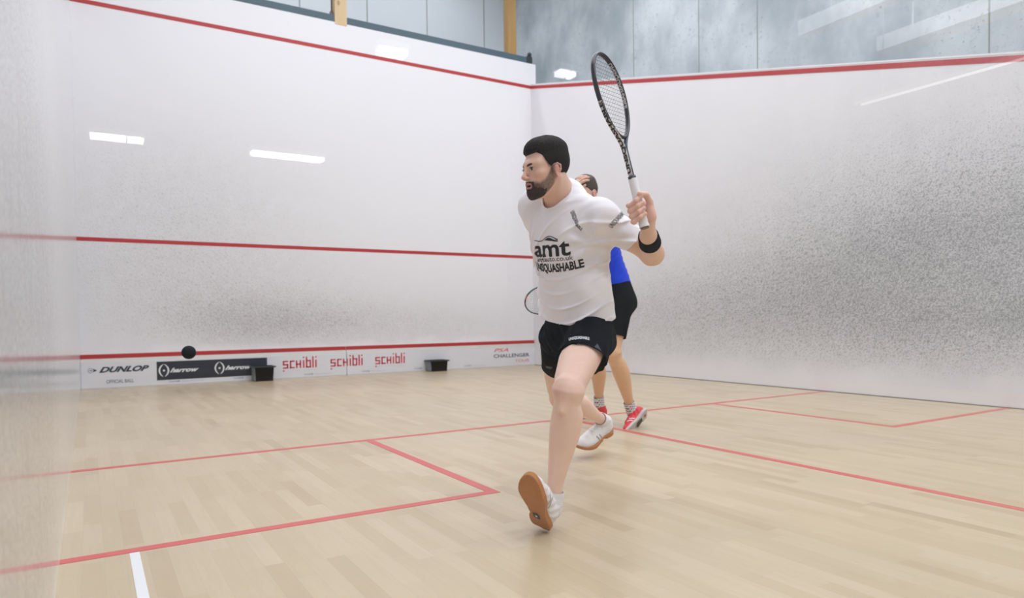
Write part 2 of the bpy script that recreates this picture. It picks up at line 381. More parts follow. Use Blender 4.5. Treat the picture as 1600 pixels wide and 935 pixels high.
for x_, xw in ((0.9, 'left'), (2.9, 'middle'), (5.0, 'right')):  # unseen fill lamps, added to light the players from the camera side
    hall_lamp(x_, -2.6, 3.5, 1.3, 0.5, HALL_LAMP_W*.72, 'unseen low lamp added behind the glass to light the players, '+xw+' one', 'added fill lamps behind the glass')
def tube_lamp(xa, xb, y, z, ly, label, watt=10):
    o = empty('tube_lamp', ((xa+xb)/2, y, z)); tag(o, label, 'lamp')
    bm = bmesh.new(); bx(bm, (xa-.02, y-ly/2-.02, z+.03), (xb+.02, y+ly/2+.02, z+.09), .008); obj('housing', bm, LAMP_BODY, o)
    bm = bmesh.new(); k = xa+(xb-xa)*.68 if xb-xa < .8 else xa+(xb-xa)*.35
    bx(bm, (xa, y-ly/2, z-.02), (k-.012, y+ly/2, z+.03), .01); bx(bm, (k+.012, y-ly/2, z-.02), (xb, y+ly/2, z+.03), .01)
    obj('diffuser', bm, GLOW2, o)
tube_lamp(0.17, 0.78, -10.42, 3.2, 0.20, 'short glowing tube lamp seen mirrored in the glass at the left')
tube_lamp(2.15, 3.18, -10.42, 3.2, 0.20, 'long glowing tube lamp seen mirrored in the glass over the front wall')
tube_lamp(2.38, 2.64, -5.92, 3.2, 0.13, 'small square lamp seen mirrored in the glass across the upper red line')
tube_lamp(4.12, 4.31, -5.6, 3.2, 0.12, 'small lamp seen mirrored in the glass beside the racket head')
tl_o = empty('tube_lamp', (4.63, -2.2, 2.2)); tag(tl_o, 'thin white strip with added glow, mirrored as a slanting line on the right wall', 'lamp')  # rail-like strip with added glow so its mirror image shows
box_obj('diffuser', (4.623, -2.75, 2.197), (4.637, -1.50, 2.210), simple('strip_glow', (.8, .8, .8), .5, emis=((1, 1, 1), .9)), tl_o)
box_obj('housing', (4.618, -2.8, 2.210), (4.642, -1.45, 2.235), LAMP_BODY, tl_o)
for y_ in (-2.6, -1.75):
    bm = bmesh.new(); tube(bm, [(4.631, y_, 2.235), (4.631, y_, HZ)], .004, 6); obj('hanger', bm, LAMP_BODY, tl_o)

for xa, ya, yb_, wd_, lab in ((4.02, -2.80, -1.9, .10, 'white hanging beam mirrored faintly over the concrete wall, shorter one'), (4.72, -2.70, -1.5, .16, 'white hanging beam mirrored faintly over the concrete wall, broader one')):
    o = empty('hanging_beam', (xa+wd_/2, (ya+yb_)/2, 2.6)); tag(o, lab, 'beam')
    bm = bmesh.new(); bx(bm, (xa, ya, 2.56), (xa+wd_, yb_, 2.66), .005); obj('beam_body', bm, simple('beam_white', srgb(240, 240, 242), .5), o)
    for y_ in (ya+.2, yb_-.2):
        bm = bmesh.new(); tube(bm, [(xa+wd_/2, y_, 2.66), (xa+wd_/2, y_, HZ)], .006, 6); obj('hanger', bm, LAMP_BODY, o)

# ---- tin: two boards with the red line and the advertising
WHITEB = simple('tin_board_white', srgb(222, 222, 228), 0.35, var=0.03, vscale=6)
TINSTRIP = simple('tin_upper_strip', srgb(206, 202, 198), 0.4)
NAVY = simple('print_navy', srgb(34, 52, 62), 0.4); SCHR = simple('print_crimson', srgb(206, 38, 66), 0.4); PSAR = simple('print_coral', srgb(226, 84, 92), 0.4)
PINKR = simple('print_pink', srgb(232, 120, 128), 0.4)
BLKP = simple('banner_black', srgb(34, 40, 54), 0.45, var=.1); WPR = simple('print_white', srgb(228, 230, 232), 0.4); GREYPR = simple('print_grey', srgb(132, 142, 156), 0.5); PALEPR = simple('print_pale', srgb(188, 190, 202), 0.5)
TY = CL-0.028
def board(x0, x1, label):
    o = empty('tin_board', ((x0+x1)/2, CL, 0)); tag(o, label, 'board', 'the two boards of the tin')
    bm = bmesh.new(); bx(bm, (x0, TY, 0.012), (x1, CL, 0.312), .002); obj('panel', bm, WHITEB, o)
    bm = bmesh.new(); bx(bm, (x0, TY-.004, 0.0), (x1, CL, 0.014), .002); obj('bottom_rail', bm, simple('rail_light', srgb(206, 205, 204), .35), o)
    bm = bmesh.new(); quad(bm, [(x0, TY, .312), (x1, TY, .312), (x1, CL-.012, .362), (x0, CL-.012, .362)]); quad(bm, [(x1, TY, .312), (x0, TY, .312), (x0, CL, .312), (x1, CL, .312)]); obj('sloped_strip', bm, TINSTRIP, o)
    bm = bmesh.new(); bx(bm, (x0, CL-.016, .362), (x1, CL, .413), .004); obj('red_batten', bm, RED, o)
    return o
SEAMX = 3.224
tb1 = board(0.002, SEAMX-.004, 'white tin board left of the black seam, with dark navy letters and a black banner')
tb2 = board(SEAMX+.004, CW-.002, 'white tin board right of the black seam, with coral lettering at its end')
def wall_print(name, bm, x, z, mat, parent, dz=0.0012, slope=0.0):
    place_flat(bm, (x, TY-dz, z), (1, 0, slope), (0, 0, 1)); return obj(name, bm, mat, parent)
bm = fit_text('DUNLOP', .535, .062, bold=.045, shear=.45); wall_print('lettering', bm, .188, .196, NAVY, tb1)
bm = fit_text('OFFICIAL BALL', .29, .042, bold=.008); wall_print('lettering', bm, .262, .060, simple('print_slate', srgb(96, 110, 126), .5), tb1)
bm = bmesh.new()
arc = [(.045+.030*math.cos(a)*.8, .03+.026*math.sin(a)) for a in np.linspace(.6, 5.6, 16)]
stroke2(bm, arc, .004); poly2(bm, [(.068, .052), (.115, .030), (.068, .008), (.078, .030)]); poly2(bm, [(.040, .038), (.056, .030), (.040, .022)]); poly2(bm, [(.056, .038), (.070, .030), (.056, .022)])
wall_print('emblem', bm, .055, .193, NAVY, tb1)
bm = bmesh.new(); quad(bm, [(0, 0, 0), (1.325, 0, 0), (1.325, .232, 0), (0, .232, 0)]); ban = wall_print('black_banner', bm, .806, .066, BLKP, tb1)
for x0 in (.952, 1.60):
    bm = fit_text('harrow', .335, .052, bold=.04, shear=.5); wall_print('lettering', bm, x0, .160, WPR, ban, .0024)
    bm = bmesh.new()
    for s in (-1, 1):
        aa = np.linspace(-.98, .90, 12) if s < 0 else np.linspace(-.90, .98, 12)
        pts = [(s*(.105*math.cos(a)-.054), s*(.095*math.sin(a)*1.0)) for a in aa]
        stroke2(bm, pts, [.004+.015*math.sin(PI*(i+.6)/12) for i in range(12)])
    poly2(bm, [(.013*math.cos(2*PI*k/12), .013*math.sin(2*PI*k/12)) for k in range(12)])
    bmesh.ops.recalc_face_normals(bm, faces=bm.faces)
    wall_print('emblem', bm, x0-.066, .185, WPR, ban, .0024)
# SCHIBLI: small capitals S C H then tall i b l i, on square-cornered strokes
def schibli():
    bm = bmesh.new(); s = .018
    H, T = .088, .135
    def st(pts): stroke2(bm, pts, s)
    x = 0
    st([(x+.066, H), (x+.012, H)]); st([(x+.009, H+.009), (x+.009, H/2)]); st([(x, H/2), (x+.066, H/2)]); st([(x+.057, H/2), (x+.057, 0)]); st([(x+.066, .0), (x, .0)])
    x = .083; st([(x+.058, H), (x+.0, H)]); st([(x+.009, H+.009), (x+.009, -.009)]); st([(x, 0), (x+.058, 0)])
    x = .156; st([(x+.009, H+.009), (x+.009, -.009)]); st([(x, H/2), (x+.062, H/2)]); st([(x+.054, H+.009), (x+.054, -.009)])
    x = .240; st([(x+.009, H+.009), (x+.009, -.009)]); st([(x+.009, T+.009), (x+.009, T-.010)])
    x = .276; st([(x+.009, T+.009), (x+.009, -.009)]); st([(x, H), (x+.060, H)]); st([(x, 0), (x+.060, 0)]); st([(x+.054, H+.009), (x+.054, -.009)])
    x = .354; st([(x+.009, T+.009), (x+.009, -.009)])
    x = .390; st([(x+.009, H+.009), (x+.009, -.009)]); st([(x+.009, T+.009), (x+.009, T-.010)])
    poly2(bm, [(.009+.011*math.cos(2*PI*k/10), -.040+.011*math.sin(2*PI*k/10)) for k in range(10)])
    return bm
for (x0, p_) in ((2.335, tb1), (2.99, None), (3.650, tb2)):
    if p_ is not None:
        bm = schibli()
        for v in bm.verts: v.co.x *= 1.13
        wall_print('lettering', bm, x0, .145, SCHR, p_)
    else:       # this word runs across the seam of the two boards
        for side in (0, 1):
            bm = schibli()
            for v in bm.verts: v.co.x *= 1.15
            cutx = SEAMX-x0
            bmesh.ops.bisect_plane(bm, geom=bm.verts[:]+bm.edges[:]+bm.faces[:], plane_co=(cutx+(-.004 if side == 0 else .004), 0, 0), plane_no=(1 if side == 0 else -1, 0, 0), clear_outer=True)
            wall_print('lettering', bm, x0, .142, SCHR, (tb1, tb2)[side])
for x0, p_ in ((2.365, tb1), (3.66, tb2)):
    bm = fit_text('ELEKTROTECHNIK', .42, .012, space=1.6); wall_print('lettering', bm, x0, .100, PALEPR, p_)
for x0, p_ in ((.94, tb1), (1.70, tb1), (2.62, tb1), (3.44, tb2), (4.26, tb2), (5.10, tb2)):
    bm = fit_text('CLAGBI', .125, .021, bold=.015); wall_print('small_print', bm, x0, .034, GREYPR, p_)
    bm = fit_text('Squashsport', .24, .018); wall_print('small_print', bm, x0+.15, .034, PALEPR, p_)
bm = fit_text('PSA', .27, .052, bold=.01, shear=.35); wall_print('lettering', bm, 5.645, .243, PSAR, tb2)
bm = fit_text('CHALLENGER', .68, .056, bold=.012); wall_print('lettering', bm, 5.640, .148, NAVY, tb2)
bm = fit_text('TOUR', .28, .046, bold=.004); wall_print('lettering', bm, 6.040, .062, PINKR, tb2)

# ---- two black plastic bins standing in front of the tin
BINB = simple('bin_black', srgb(7, 9, 11), 0.6, spec=.15); BING = simple('bin_side_grey', srgb(120, 128, 134), 0.5, var=.2, vscale=20)
def bin_(x0, x1, yb, yf, h, label):
    o = empty('plastic_bin', ((x0+x1)/2, (yb+yf)/2, 0)); tag(o, label, 'bin')
    bm = bmesh.new(); i = .012
    B = [(x0+i, yf+i), (x1-i, yf+i), (x1-i, yb-i), (x0+i, yb-i)]; T = [(x0, yf), (x1, yf), (x1, yb), (x0, yb)]
    def ring(P, z): return [bm.verts.new((a, b, z)) for a, b in P]
    cx, cy = (x0+x1)/2, (yb+yf)/2
    inn = lambda P, d: [(a+(d if a < cx else -d), b+(d if b < cy else -d)) for a, b in P]
    r = [ring(B, 0), ring(T, h), ring(inn(T, .006), h), ring(inn(B, .006), .008)]
    for k in range(3):
        for j in range(4): bm.faces.new((r[k][j], r[k][(j+1) % 4], r[k+1][(j+1) % 4], r[k+1][j]))
    bm.faces.new(r[0][::-1]); bm.faces.new(r[3]); bmesh.ops.recalc_face_normals(bm, faces=bm.faces)
    body = obj('tub', bm, BINB, o)
    bm = bmesh.new()
    bx(bm, (x0-.022, yf-.022, h-.016), (x1+.022, yf+.002, h+.002), .004); bx(bm, (x0-.022, yb-.002, h-.016), (x1+.022, yb+.020, h+.002), .004)
    bx(bm, (x0-.022, yf+.002, h-.016), (x0+.002, yb-.002, h+.002), .004); bx(bm, (x1-.002, yf+.002, h-.016), (x1+.022, yb-.002, h+.002), .004)
    obj('rim', bm, simple('bin_rim', srgb(22, 40, 44), 0.35), o)
    bm = bmesh.new(); bx(bm, (x0-.004, yf+.012, .01), (x0+.008, yb-.012, h-.02), .002); s_ = obj('side_panel', bm, BING, o); s_['label'] = 'grey scuffed end panel'
bin_(1.925, 2.165, 9.575, 9.35, .195, 'black plastic bin in front of the black banner on the tin')
bin_(4.44, 4.715, 9.575, 9.38, .165, 'black plastic bin in front of the blank white stretch of the tin')

# ---- the ball in flight
bm = bmesh.new(); bmesh.ops.create_icosphere(bm, subdivisions=5, radius=.0202)
pb = at(295, 551, 2.08)
for v in bm.verts: v.co = v.co+Vector(pb)
t = NT('ball_rubber'); t.b.inputs['Base Color'].default_value = c4(srgb(14, 18, 24)); t.b.inputs['Roughness'].default_value = .75; t.b.inputs['Specular IOR Level'].default_value = .2
o_ = t.node('ShaderNodeTexCoord').outputs['Object']; t.bump(t.noise(o_, 400, 3), .3, .001)
ball = obj('squash_ball', bm, t.m, smooth=True); tag(ball, 'black rubber squash ball in flight in front of the black banner', 'ball')

# ================================================================== BODIES: distance fields turned into continuous meshes
def nrm(v): v = np.asarray(v, float); return v/np.linalg.norm(v)
def V3(*a): return np.array(a, float)
class Cone:
    def __init__(s, a, b, ra, rb): s.a = np.asarray(a, float); s.b = np.asarray(b, float); s.ra, s.rb = ra, rb; s.ab = s.b-s.a; s.L2 = float(s.ab@s.ab)+1e-12
    def __call__(s, P):
        q = P-s.a; t = np.clip(q@s.ab/s.L2, 0, 1)
        return np.linalg.norm(q-t[:, None]*s.ab, axis=1)-(s.ra+(s.rb-s.ra)*t)
    def box(s): return np.minimum(s.a-s.ra, s.b-s.rb), np.maximum(s.a+s.ra, s.b+s.rb)
class Ell:
    def __init__(s, c, r, M=None): s.c = np.asarray(c, float); s.r = np.asarray(r, float); s.M = np.eye(3) if M is None else np.asarray(M, float)   # columns = axes
    def __call__(s, P):
        q = (P-s.c)@s.M; k0 = np.linalg.norm(q/s.r, axis=1); k1 = np.linalg.norm(q/(s.r*s.r), axis=1)
        return np.where(k1 > 1e-9, k0*(k0-1)/np.maximum(k1, 1e-9), -s.r.min())
    def box(s): m = s.r.max(); return s.c-m, s.c+m
class Loft:
    """generalised limb: stations (t, r1, r2, o1, o2) along a->b; e2 = 'front' direction"""
    def __init__(s, a, b, front, st, e1=None):
        s.a = np.asarray(a, float); s.b = np.asarray(b, float); s.L = np.linalg.norm(s.b-s.a); s.w = (s.b-s.a)/s.L
        f = np.asarray(front, float); s.e2 = nrm(f-s.w*(f@s.w)); s.e1 = np.cross(s.e2, s.w)
        if e1 is not None and s.e1@np.asarray(e1) < 0: s.e1 = -s.e1
        S = np.array([tuple(x)+(0.0,)*(5-len(x)) for x in st], float); T = np.linspace(0, 1, 65)
        t = S[:, 0]; s.T = T; s.S = []
        for j in range(1, 5):       # cubic (Catmull-Rom) resampling of the stations
            y = S[:, j]; m = np.gradient(y, t) if len(t) > 2 else np.full(len(t), (y[-1]-y[0])/(t[-1]-t[0]))
            i = np.clip(np.searchsorted(t, T, side='right')-1, 0, len(t)-2); h = t[i+1]-t[i]; u = (T-t[i])/h
            s.S.append((2*u**3-3*u**2+1)*y[i]+(u**3-2*u**2+u)*h*m[i]+(-2*u**3+3*u**2)*y[i+1]+(u**3-u**2)*h*m[i+1])
    def __call__(s, P):
        q = P-s.a; t = q@s.w/s.L; tc = np.clip(t, 0, 1)
        r1, r2, o1, o2 = (np.interp(tc, s.T, y) for y in s.S)
        x = q@s.e1-o1; y = q@s.e2-o2
        k0 = np.sqrt((x/r1)**2+(y/r2)**2); k1 = np.sqrt((x/r1**2)**2+(y/r2**2)**2)
        d = np.where(k1 > 1e-7, k0*(k0-1)/np.maximum(k1, 1e-7), -np.minimum(r1, r2))
        ax = np.maximum(-t, t-1)*s.L
        return np.sqrt(np.maximum(d, 0)**2+np.maximum(ax, 0)**2)+np.minimum(np.maximum(d, ax), 0)
    def box(s):
        m = max(s.S[0].max(), s.S[1].max())+max(abs(s.S[2]).max(), abs(s.S[3]).max()); return np.minimum(s.a, s.b)-m, np.maximum(s.a, s.b)+m
class Plane:        # negative on the side n points away from
    def __init__(s, c, n): s.c = np.asarray(c, float); s.n = nrm(n)
    def __call__(s, P): return (P-s.c)@s.n
class Group:        # a nested list of operations as one primitive
    def __init__(s, ops): s.ops = ops
    def __call__(s, P): return field(s.ops, P)
    def box(s):
        B = [o[2].box() for o in s.ops if o[0] == 'u']; return np.min([b[0] for b in B], 0), np.max([b[1] for b in B], 0)
def field(ops, P):
    d = np.full(len(P), 9.0)
    for op, k, pr in ops:
        if op == 'f': d = pr(d, P); continue
        q = pr(P)
        if op == 'u':
            if k <= 0: d = np.minimum(d, q); continue
            h = np.maximum(k-np.abs(d-q), 0)/k; d = np.minimum(d, q)-h*h*k*.25
        else:
            if op == 's': q = -q
            if k <= 0: d = np.maximum(d, q); continue
            h = np.maximum(k-np.abs(d-q), 0)/k; d = np.maximum(d, q)+h*h*k*.25
    return d
def surface(ops, h, n=14, pad=0.012):
    """surface nets on a sparse set of blocks; returns vertices, quads"""
    B = [o[2].box() for o in ops if o[0] == 'u']
    lo = np.min([b[0] for b in B], 0)-.03; hi = np.max([b[1] for b in B], 0)+.03
    bs = n*h; nb = np.ceil((hi-lo)/bs).astype(int); hb = bs*math.sqrt(3)/2
    I = np.stack(np.meshgrid(*[np.arange(k) for k in nb], indexing='ij'), -1).reshape(-1, 3)
    C = lo+(I+.5)*bs
    vals = []
    for op, k, pr in ops: vals.append(None if op == 'f' else pr(C))
    D = np.full(len(C), 9.0)
    for (op, k, pr), q in zip(ops, vals):
        if op == 'f': continue
        if op == 'u': hh = np.maximum(k-np.abs(D-q), 0)/max(k, 1e-9); D = np.minimum(D, q)-hh*hh*k*.25
        else:
            q2 = -q if op == 's' else q; D = np.maximum(D, q2)
    keep = np.where(np.abs(D) < hb*1.35+pad)[0]
    g = np.arange(-1, n+1); G = np.stack(np.meshgrid(g, g, g, indexing='ij'), -1).reshape(-1, 3); m = n+2
    KV, KX, F = [], [], []
    mul = np.array([1, 4096, 4096*4096], dtype=np.int64)
    corner = [(i, j, k) for i in (0, 1) for j in (0, 1) for k in (0, 1)]
    edges = [(a, b) for a in range(8) for b in range(a+1, 8) if sum(abs(corner[a][x]-corner[b][x]) for x in range(3)) == 1]
    for bi in keep:
        sub = []
        for (op, k, pr), q in zip(ops, vals):
            if op == 'f': sub.append((op, k, pr)); continue
            x = q[bi]; lim = 2.5*hb+k+pad
            if op == 'u' and x-D[bi] > lim+max(0, -0): continue
            if op == 's' and x > lim: continue
            if op == 'i' and x < -lim: continue
            sub.append((op, k, pr))
        base = I[bi]*n
        P = lo+(base+G)*h
        d = field(sub, P).reshape(m, m, m)
        if d.min() > 0 or d.max() < 0: continue
        s = d < 0
        cc = [s[i:m-1+i, j:m-1+j, k:m-1+k] for i, j, k in corner]
        cnt = sum(c.astype(np.int8) for c in cc); act = (cnt > 0) & (cnt < 8)
        ai = np.argwhere(act)
        if len(ai) == 0: continue
        dv = np.stack([d[ai[:, 0]+c[0], ai[:, 1]+c[1], ai[:, 2]+c[2]] for c in corner], 1)
        acc = np.zeros((len(ai), 3)); num = np.zeros(len(ai))
        for a, b in edges:
            x = (dv[:, a] < 0) != (dv[:, b] < 0); den = dv[:, a]-dv[:, b]
            t = np.where(x, dv[:, a]/np.where(x, den, 1), 0)
            pa = np.array(corner[a], float); pb = np.array(corner[b], float)
            acc += np.where(x[:, None], pa+(pb-pa)*t[:, None], 0); num += x
        pos = acc/num[:, None]
        gi = base+ai-1
        KV.append((gi+8)@mul); KX.append(lo+(gi+pos)*h)
        for ax in range(3):
            o1, o2 = [(1, 2), (2, 0), (0, 1)][ax]
            sl = [slice(1, m-1)]*3; A = s[tuple(sl)]; sl2 = list(sl); sl2[ax] = slice(2, m); Bq = s[tuple(sl2)]
            e = np.argwhere(A != Bq)
            if len(e) == 0: continue
            inside = A[e[:, 0], e[:, 1], e[:, 2]]
            nd = base+e; u1 = np.zeros(3, int); u1[o1] = 1; u2 = np.zeros(3, int); u2[o2] = 1
            q = np.stack([nd-u1-u2, nd-u2, nd, nd-u1], 1)       # the four cells around the edge
            kq = (q+8)@mul
            kq[~inside] = kq[~inside][:, ::-1]
            F.append(kq)
    K = np.concatenate(KV); X = np.concatenate(KX); F = np.concatenate(F)
    uk, idx = np.unique(K, return_index=True); X = X[idx]
    F = np.searchsorted(uk, F)
    return X, F
def relax(V, F, it=1, lam=.5):
    """a little Laplacian smoothing over the quads"""
    for _ in range(it):
        acc = np.zeros_like(V); n = np.zeros(len(V))
        for a, b in ((0, 1), (1, 2), (2, 3), (3, 0)):
            np.add.at(acc, F[:, a], V[F[:, b]]); np.add.at(n, F[:, a], 1)
            np.add.at(acc, F[:, b], V[F[:, a]]); np.add.at(n, F[:, b], 1)
        ok = n > 0; V = V.copy(); V[ok] += lam*(acc[ok]/n[ok, None]-V[ok])
    return V
def np_mesh(name, V, F, mat, parent=None, tint=None):
    me = bpy.data.meshes.new(name)
    me.vertices.add(len(V)); me.vertices.foreach_set('co', np.asarray(V, np.float32).ravel())
    me.loops.add(len(F)*4); me.loops.foreach_set('vertex_index', np.asarray(F, np.int32).ravel())
    me.polygons.add(len(F)); me.polygons.foreach_set('loop_start', np.arange(0, len(F)*4, 4, dtype=np.int32))
    try: me.polygons.foreach_set('loop_total', np.full(len(F), 4, dtype=np.int32))
    except Exception: pass
    me.update(calc_edges=True); me.validate()
    me.shade_smooth()
    if tint is not None and len(me.vertices) == len(V):
        at_ = me.color_attributes.new('tint', 'FLOAT_COLOR', 'POINT')
        at_.data.foreach_set('color', np.concatenate([tint, np.ones((len(V), 1))], 1).astype(np.float32).ravel())
    return link_mesh(name, me, mat, parent)
def sdf_obj(name, ops, h, mat, parent=None, tint=None, smooth=1, cuts=(), thick=0.003, **kw):
    """cuts: tools whose caps are opened, leaving a sheet that is then given its thickness"""
    V, F = surface(ops, h, **kw)
    if smooth: V = relax(V, F, smooth, .4)
    for c in cuts:      # c > 0 is cut away; the rim is drawn onto c = 0
        q = c(V); out = q > 0
        F = F[~out[F].all(axis=1)]
        rim = np.unique(F); rim = rim[out[rim]]
        R0 = V[rim]; e = 4e-4
        for _ in range(3):
            q = c(R0); g = np.stack([(c(R0+np.eye(3)[k]*e)-q)/e for k in range(3)], 1)
            R0 = R0-g*(q/np.maximum((g*g).sum(1), .2))[:, None]
        V = V.copy(); V[rim] = R0
        used = np.unique(F); mp = -np.ones(len(V), int); mp[used] = np.arange(len(used)); V = V[used]; F = mp[F]
    o = np_mesh(name, V, F, mat, parent, tint(V) if tint is not None else None)
    if cuts:
        m = o.modifiers.new('cloth', 'SOLIDIFY'); m.thickness = thick; m.offset = -1
    return o, V, F
class Frame:
    """local frame: origin o, columns x, y, z; maps local primitives into the world"""
    def __init__(s, o, x, y, z): s.o = np.asarray(o, float); s.M = np.stack([nrm(x), nrm(y), nrm(z)], 1)
    def p(s, *a): return s.o+s.M@np.array(a, float)
    def d(s, *a): return s.M@np.array(a, float)
    def inv(s, P): return (P-s.o)@s.M
    def ell(s, c, r, rot=None):
        M = s.M if rot is None else s.M@np.array(Euler([math.radians(q) for q in rot]).to_matrix())
        return Ell(s.p(*c), r, M)
    def cone(s, a, b, ra, rb): return Cone(s.p(*a), s.p(*b), ra, rb)
    def path(s, pts, rr): return [s.cone(pts[i], pts[i+1], rr[i], rr[i+1]) for i in range(len(pts)-1)]
def frame_from(o, up, fwd):
    """z = up, y = forward made square to it, x = the left-hand side flipped so that x = y x z"""
    z = nrm(up); y = np.asarray(fwd, float); y = nrm(y-z*(y@z)); return Frame(o, np.cross(y, z), y, z)
def hnoise(P, scale, seed=0):
    """cheap smooth pseudo-noise from sines, about -1..1"""
    rs = np.random.RandomState(seed); d = np.zeros(len(P))
    for k in range(5):
        w_ = rs.normal(size=3); w_ /= np.linalg.norm(w_); w_ *= scale*(.7+.25*k)
        d += np.sin(P@w_+rs.uniform(0, 6.28)+1.3*np.sin(P@np.roll(w_, 1)*.7+rs.uniform(0, 6.28)))
    return d/3.2
def bump_f(amp, scale, seed=0, mask=None):
    def f(d, P):
        k = amp*hnoise(P, scale, seed)
        return d+(k if mask is None else k*mask(P))
    return ('f', 0, f)
def rigid(v, ax, deg):
    return np.array(Matrix.Rotation(math.radians(deg), 3, Vector(ax))@Vector(v))

# ------------------------------------------------------------------ anatomy
CR = np.array([math.cos(_yaw), -math.sin(_yaw), 0.0]); CF = np.array([math.sin(_yaw), math.cos(_yaw), 0.0]); UPV = V3(0, 0, 1)
def hdir(deg):
    """horizontal direction turned 'deg' to the left of the one that faces the viewer"""
    a = math.radians(deg); return -math.sin(a)*CR-math.cos(a)*CF
def u_(k, p): return ('u', k, p)
def s_(k, p): return ('s', k, p)
def skull_ops(H):
    o = [u_(0, H.ell((0, -.013, .030), (.075, .089, .086))), u_(.04, H.ell((0, .030, -.030), (.060, .057, .080))),
         u_(.03, H.ell((0, .048, -.080), (.040, .038, .036))), u_(.02, H.ell((0, .074, -.103), (.019, .014, .015)))]
    for m in (-1, 1):
        o += [u_(.025, H.cone((m*.060, .000, -.045), (m*.030, .056, -.102), .015, .013)),
              u_(.022, H.cone((m*.012, .083, .015), (m*.043, .066, .013), .010, .010)),
              u_(.02, H.ell((m*.046, .056, -.028), (.016, .018, .014)))]
    return o
def head_ops(H, mouth=.0045):
    o = skull_ops(H)
    for m in (-1, 1):
        o += [s_(.012, H.ell((m*.030, .094, -.004), (.016, .015, .011))),
              u_(.005, H.ell((m*.029, .0735, -.003), (.0145, .0145, .0140))),
              s_(.0015, H.ell((m*.0293, .090, -.0048), (.0130, .011, .0047)))]
    o += [u_(.012, H.cone((0, .084, .008), (0, .104, -.028), .0075, .0085)), u_(.006, H.ell((0, .1085, -.035), (.0095, .0095, .0085)))]
    for m in (-1, 1):
        o += [u_(.005, H.ell((m*.0105, .098, -.039), (.0065, .0095, .0068))), s_(.002, H.ell((m*.006, .105, -.0465), (.003, .005, .003)))]
    for m in (-1, 1):
        o += [u_(.007, H.cone((m*.019, .083, -.064), (0, .0925, -.0605), .0040, .0052)), u_(.007, H.cone((m*.016, .081, -.077), (0, .0895, -.0795), .0048, .0062))]
    o += [s_(.002, H.ell((0, .096, -.0695), (.017, .017, mouth)))]
    for m in (-1, 1):
        rot = (0, m*-14, m*-18)
        g = [u_(0, H.ell((m*.0795, .002, -.024), (.0055, .016, .028), rot)), s_(.005, H.ell((m*.0865, .006, -.021), (.0052, .0085, .0135), rot)), u_(.006, H.ell((m*.074, -.004, -.024), (.007, .013, .022))),
             u_(.003, H.ell((m*.080, .015, -.022), (.004, .0045, .006)))]
        pts = [(m*0.078, 0.018, -0.016), (m*0.083, 0.017, -0.002), (m*0.087, 0.002, 0.005), (m*0.088, -0.012, -0.003), (m*0.086, -0.013, -0.019), (m*0.081, -0.005, -0.036), (m*0.077, 0.006, -0.048)]
        g += [u_(.003, c) for c in H.path(pts, [.0030, .0034, .0036, .0036, .0034, .0036, .0052])]
        o += [u_(.004, Group(g))]
    return o
THIGH = [(0, .072, .078, 0, -.004), (.25, .075, .080, 0, .004), (.5, .074, .080, 0, .009), (.75, .061, .067, 0, .006), (.92, .053, .057, 0, .003), (1, .051, .054, 0, .001)]
SHIN = [(0, .050, .053, 0, .001), (.10, .048, .051, 0, -.003), (.22, .053, .056, 0, -.010), (.34, .055, .059, 0, -.014), (.5, .049, .052, 0, -.012), (.68, .038, .041, 0, -.006), (.85, .029, .032, 0, -.002), (.95, .030, .033, 0, -.001), (1, .034, .038, 0, -.004)]
UARM = [(0, .053, .056), (.25, .052, .055), (.5, .047, .052), (.8, .040, .043), (1, .040, .041)]
FARM = [(0, .041, .041), (.18, .044, .043), (.4, .042, .038), (.7, .033, .028), (.92, .029, .021), (1, .028, .021)]
def scaled(st, k): return [(a[0],)+tuple(x*k for x in a[1:]) for a in st]
def leg_ops(hip, knee, ank, front, k=1.0):
    T = Loft(hip, knee, front, scaled(THIGH, k)); S = Loft(knee, ank, front, scaled(SHIN, k))
    kd = nrm(nrm(knee-hip)+nrm(ank-knee)); f = nrm(np.asarray(front)-kd*(np.asarray(front)@kd)); sd = np.cross(f, kd)
    o = [u_(.03, T), u_(.03, S), u_(.02, Ell(knee, (.050*k,)*3)),
         u_(.03, Ell(knee+f*.028*k, (.024*k, .018*k, .030*k), np.stack([sd, f, kd], 1)))]
    for m in (-1, 1): o.append(u_(.018, Ell(knee+sd*m*.030*k+f*.004-kd*.002, (.020*k, .029*k, .036*k), np.stack([sd, f, kd], 1))))
    o.append(u_(.02, Cone(knee+f*.020*k+kd*.040, knee+f*.012*k+kd*.085, .014*k, .010*k)))          # patellar tendon
    for m in (-1, 1):   # vastus muscles above the knee, calf heads
        a = hip+(knee-hip)*.62; o.append(u_(.03, Cone(a+sd*m*.030*k+f*.022*k, hip+(knee-hip)*.86+sd*m*.032*k+f*.018*k, .038*k, .026*k)))
        c = knee+(ank-knee)*.20; e = knee+(ank-knee)*.38; o.append(u_(.03, Cone(c+sd*m*.020*k-f*.028*k, e+sd*m*.016*k-f*.026*k, .028*k, .024*k)))
    a = nrm(ank-knee); f2 = nrm(np.asarray(front)-a*(np.asarray(front)@a)); s2 = np.cross(f2, a)
    for m in (-1, 1): o.append(u_(.01, Ell(ank+s2*m*.024*k-a*.004, (.010*k,)*3)))
    return o
def foot_ops(S, k=.9):
    """bare foot hidden in a shoe frame S (x toe, y side, z up)"""
    return [u_(.03, S.ell((.055, 0, .050), (.030, .022, .030))), u_(.03, S.cone((.075, 0, .056), (.175, 0, .034), .020, .014)), u_(.02, S.ell((.205, 0, .032), (.045, .034, .012)))]
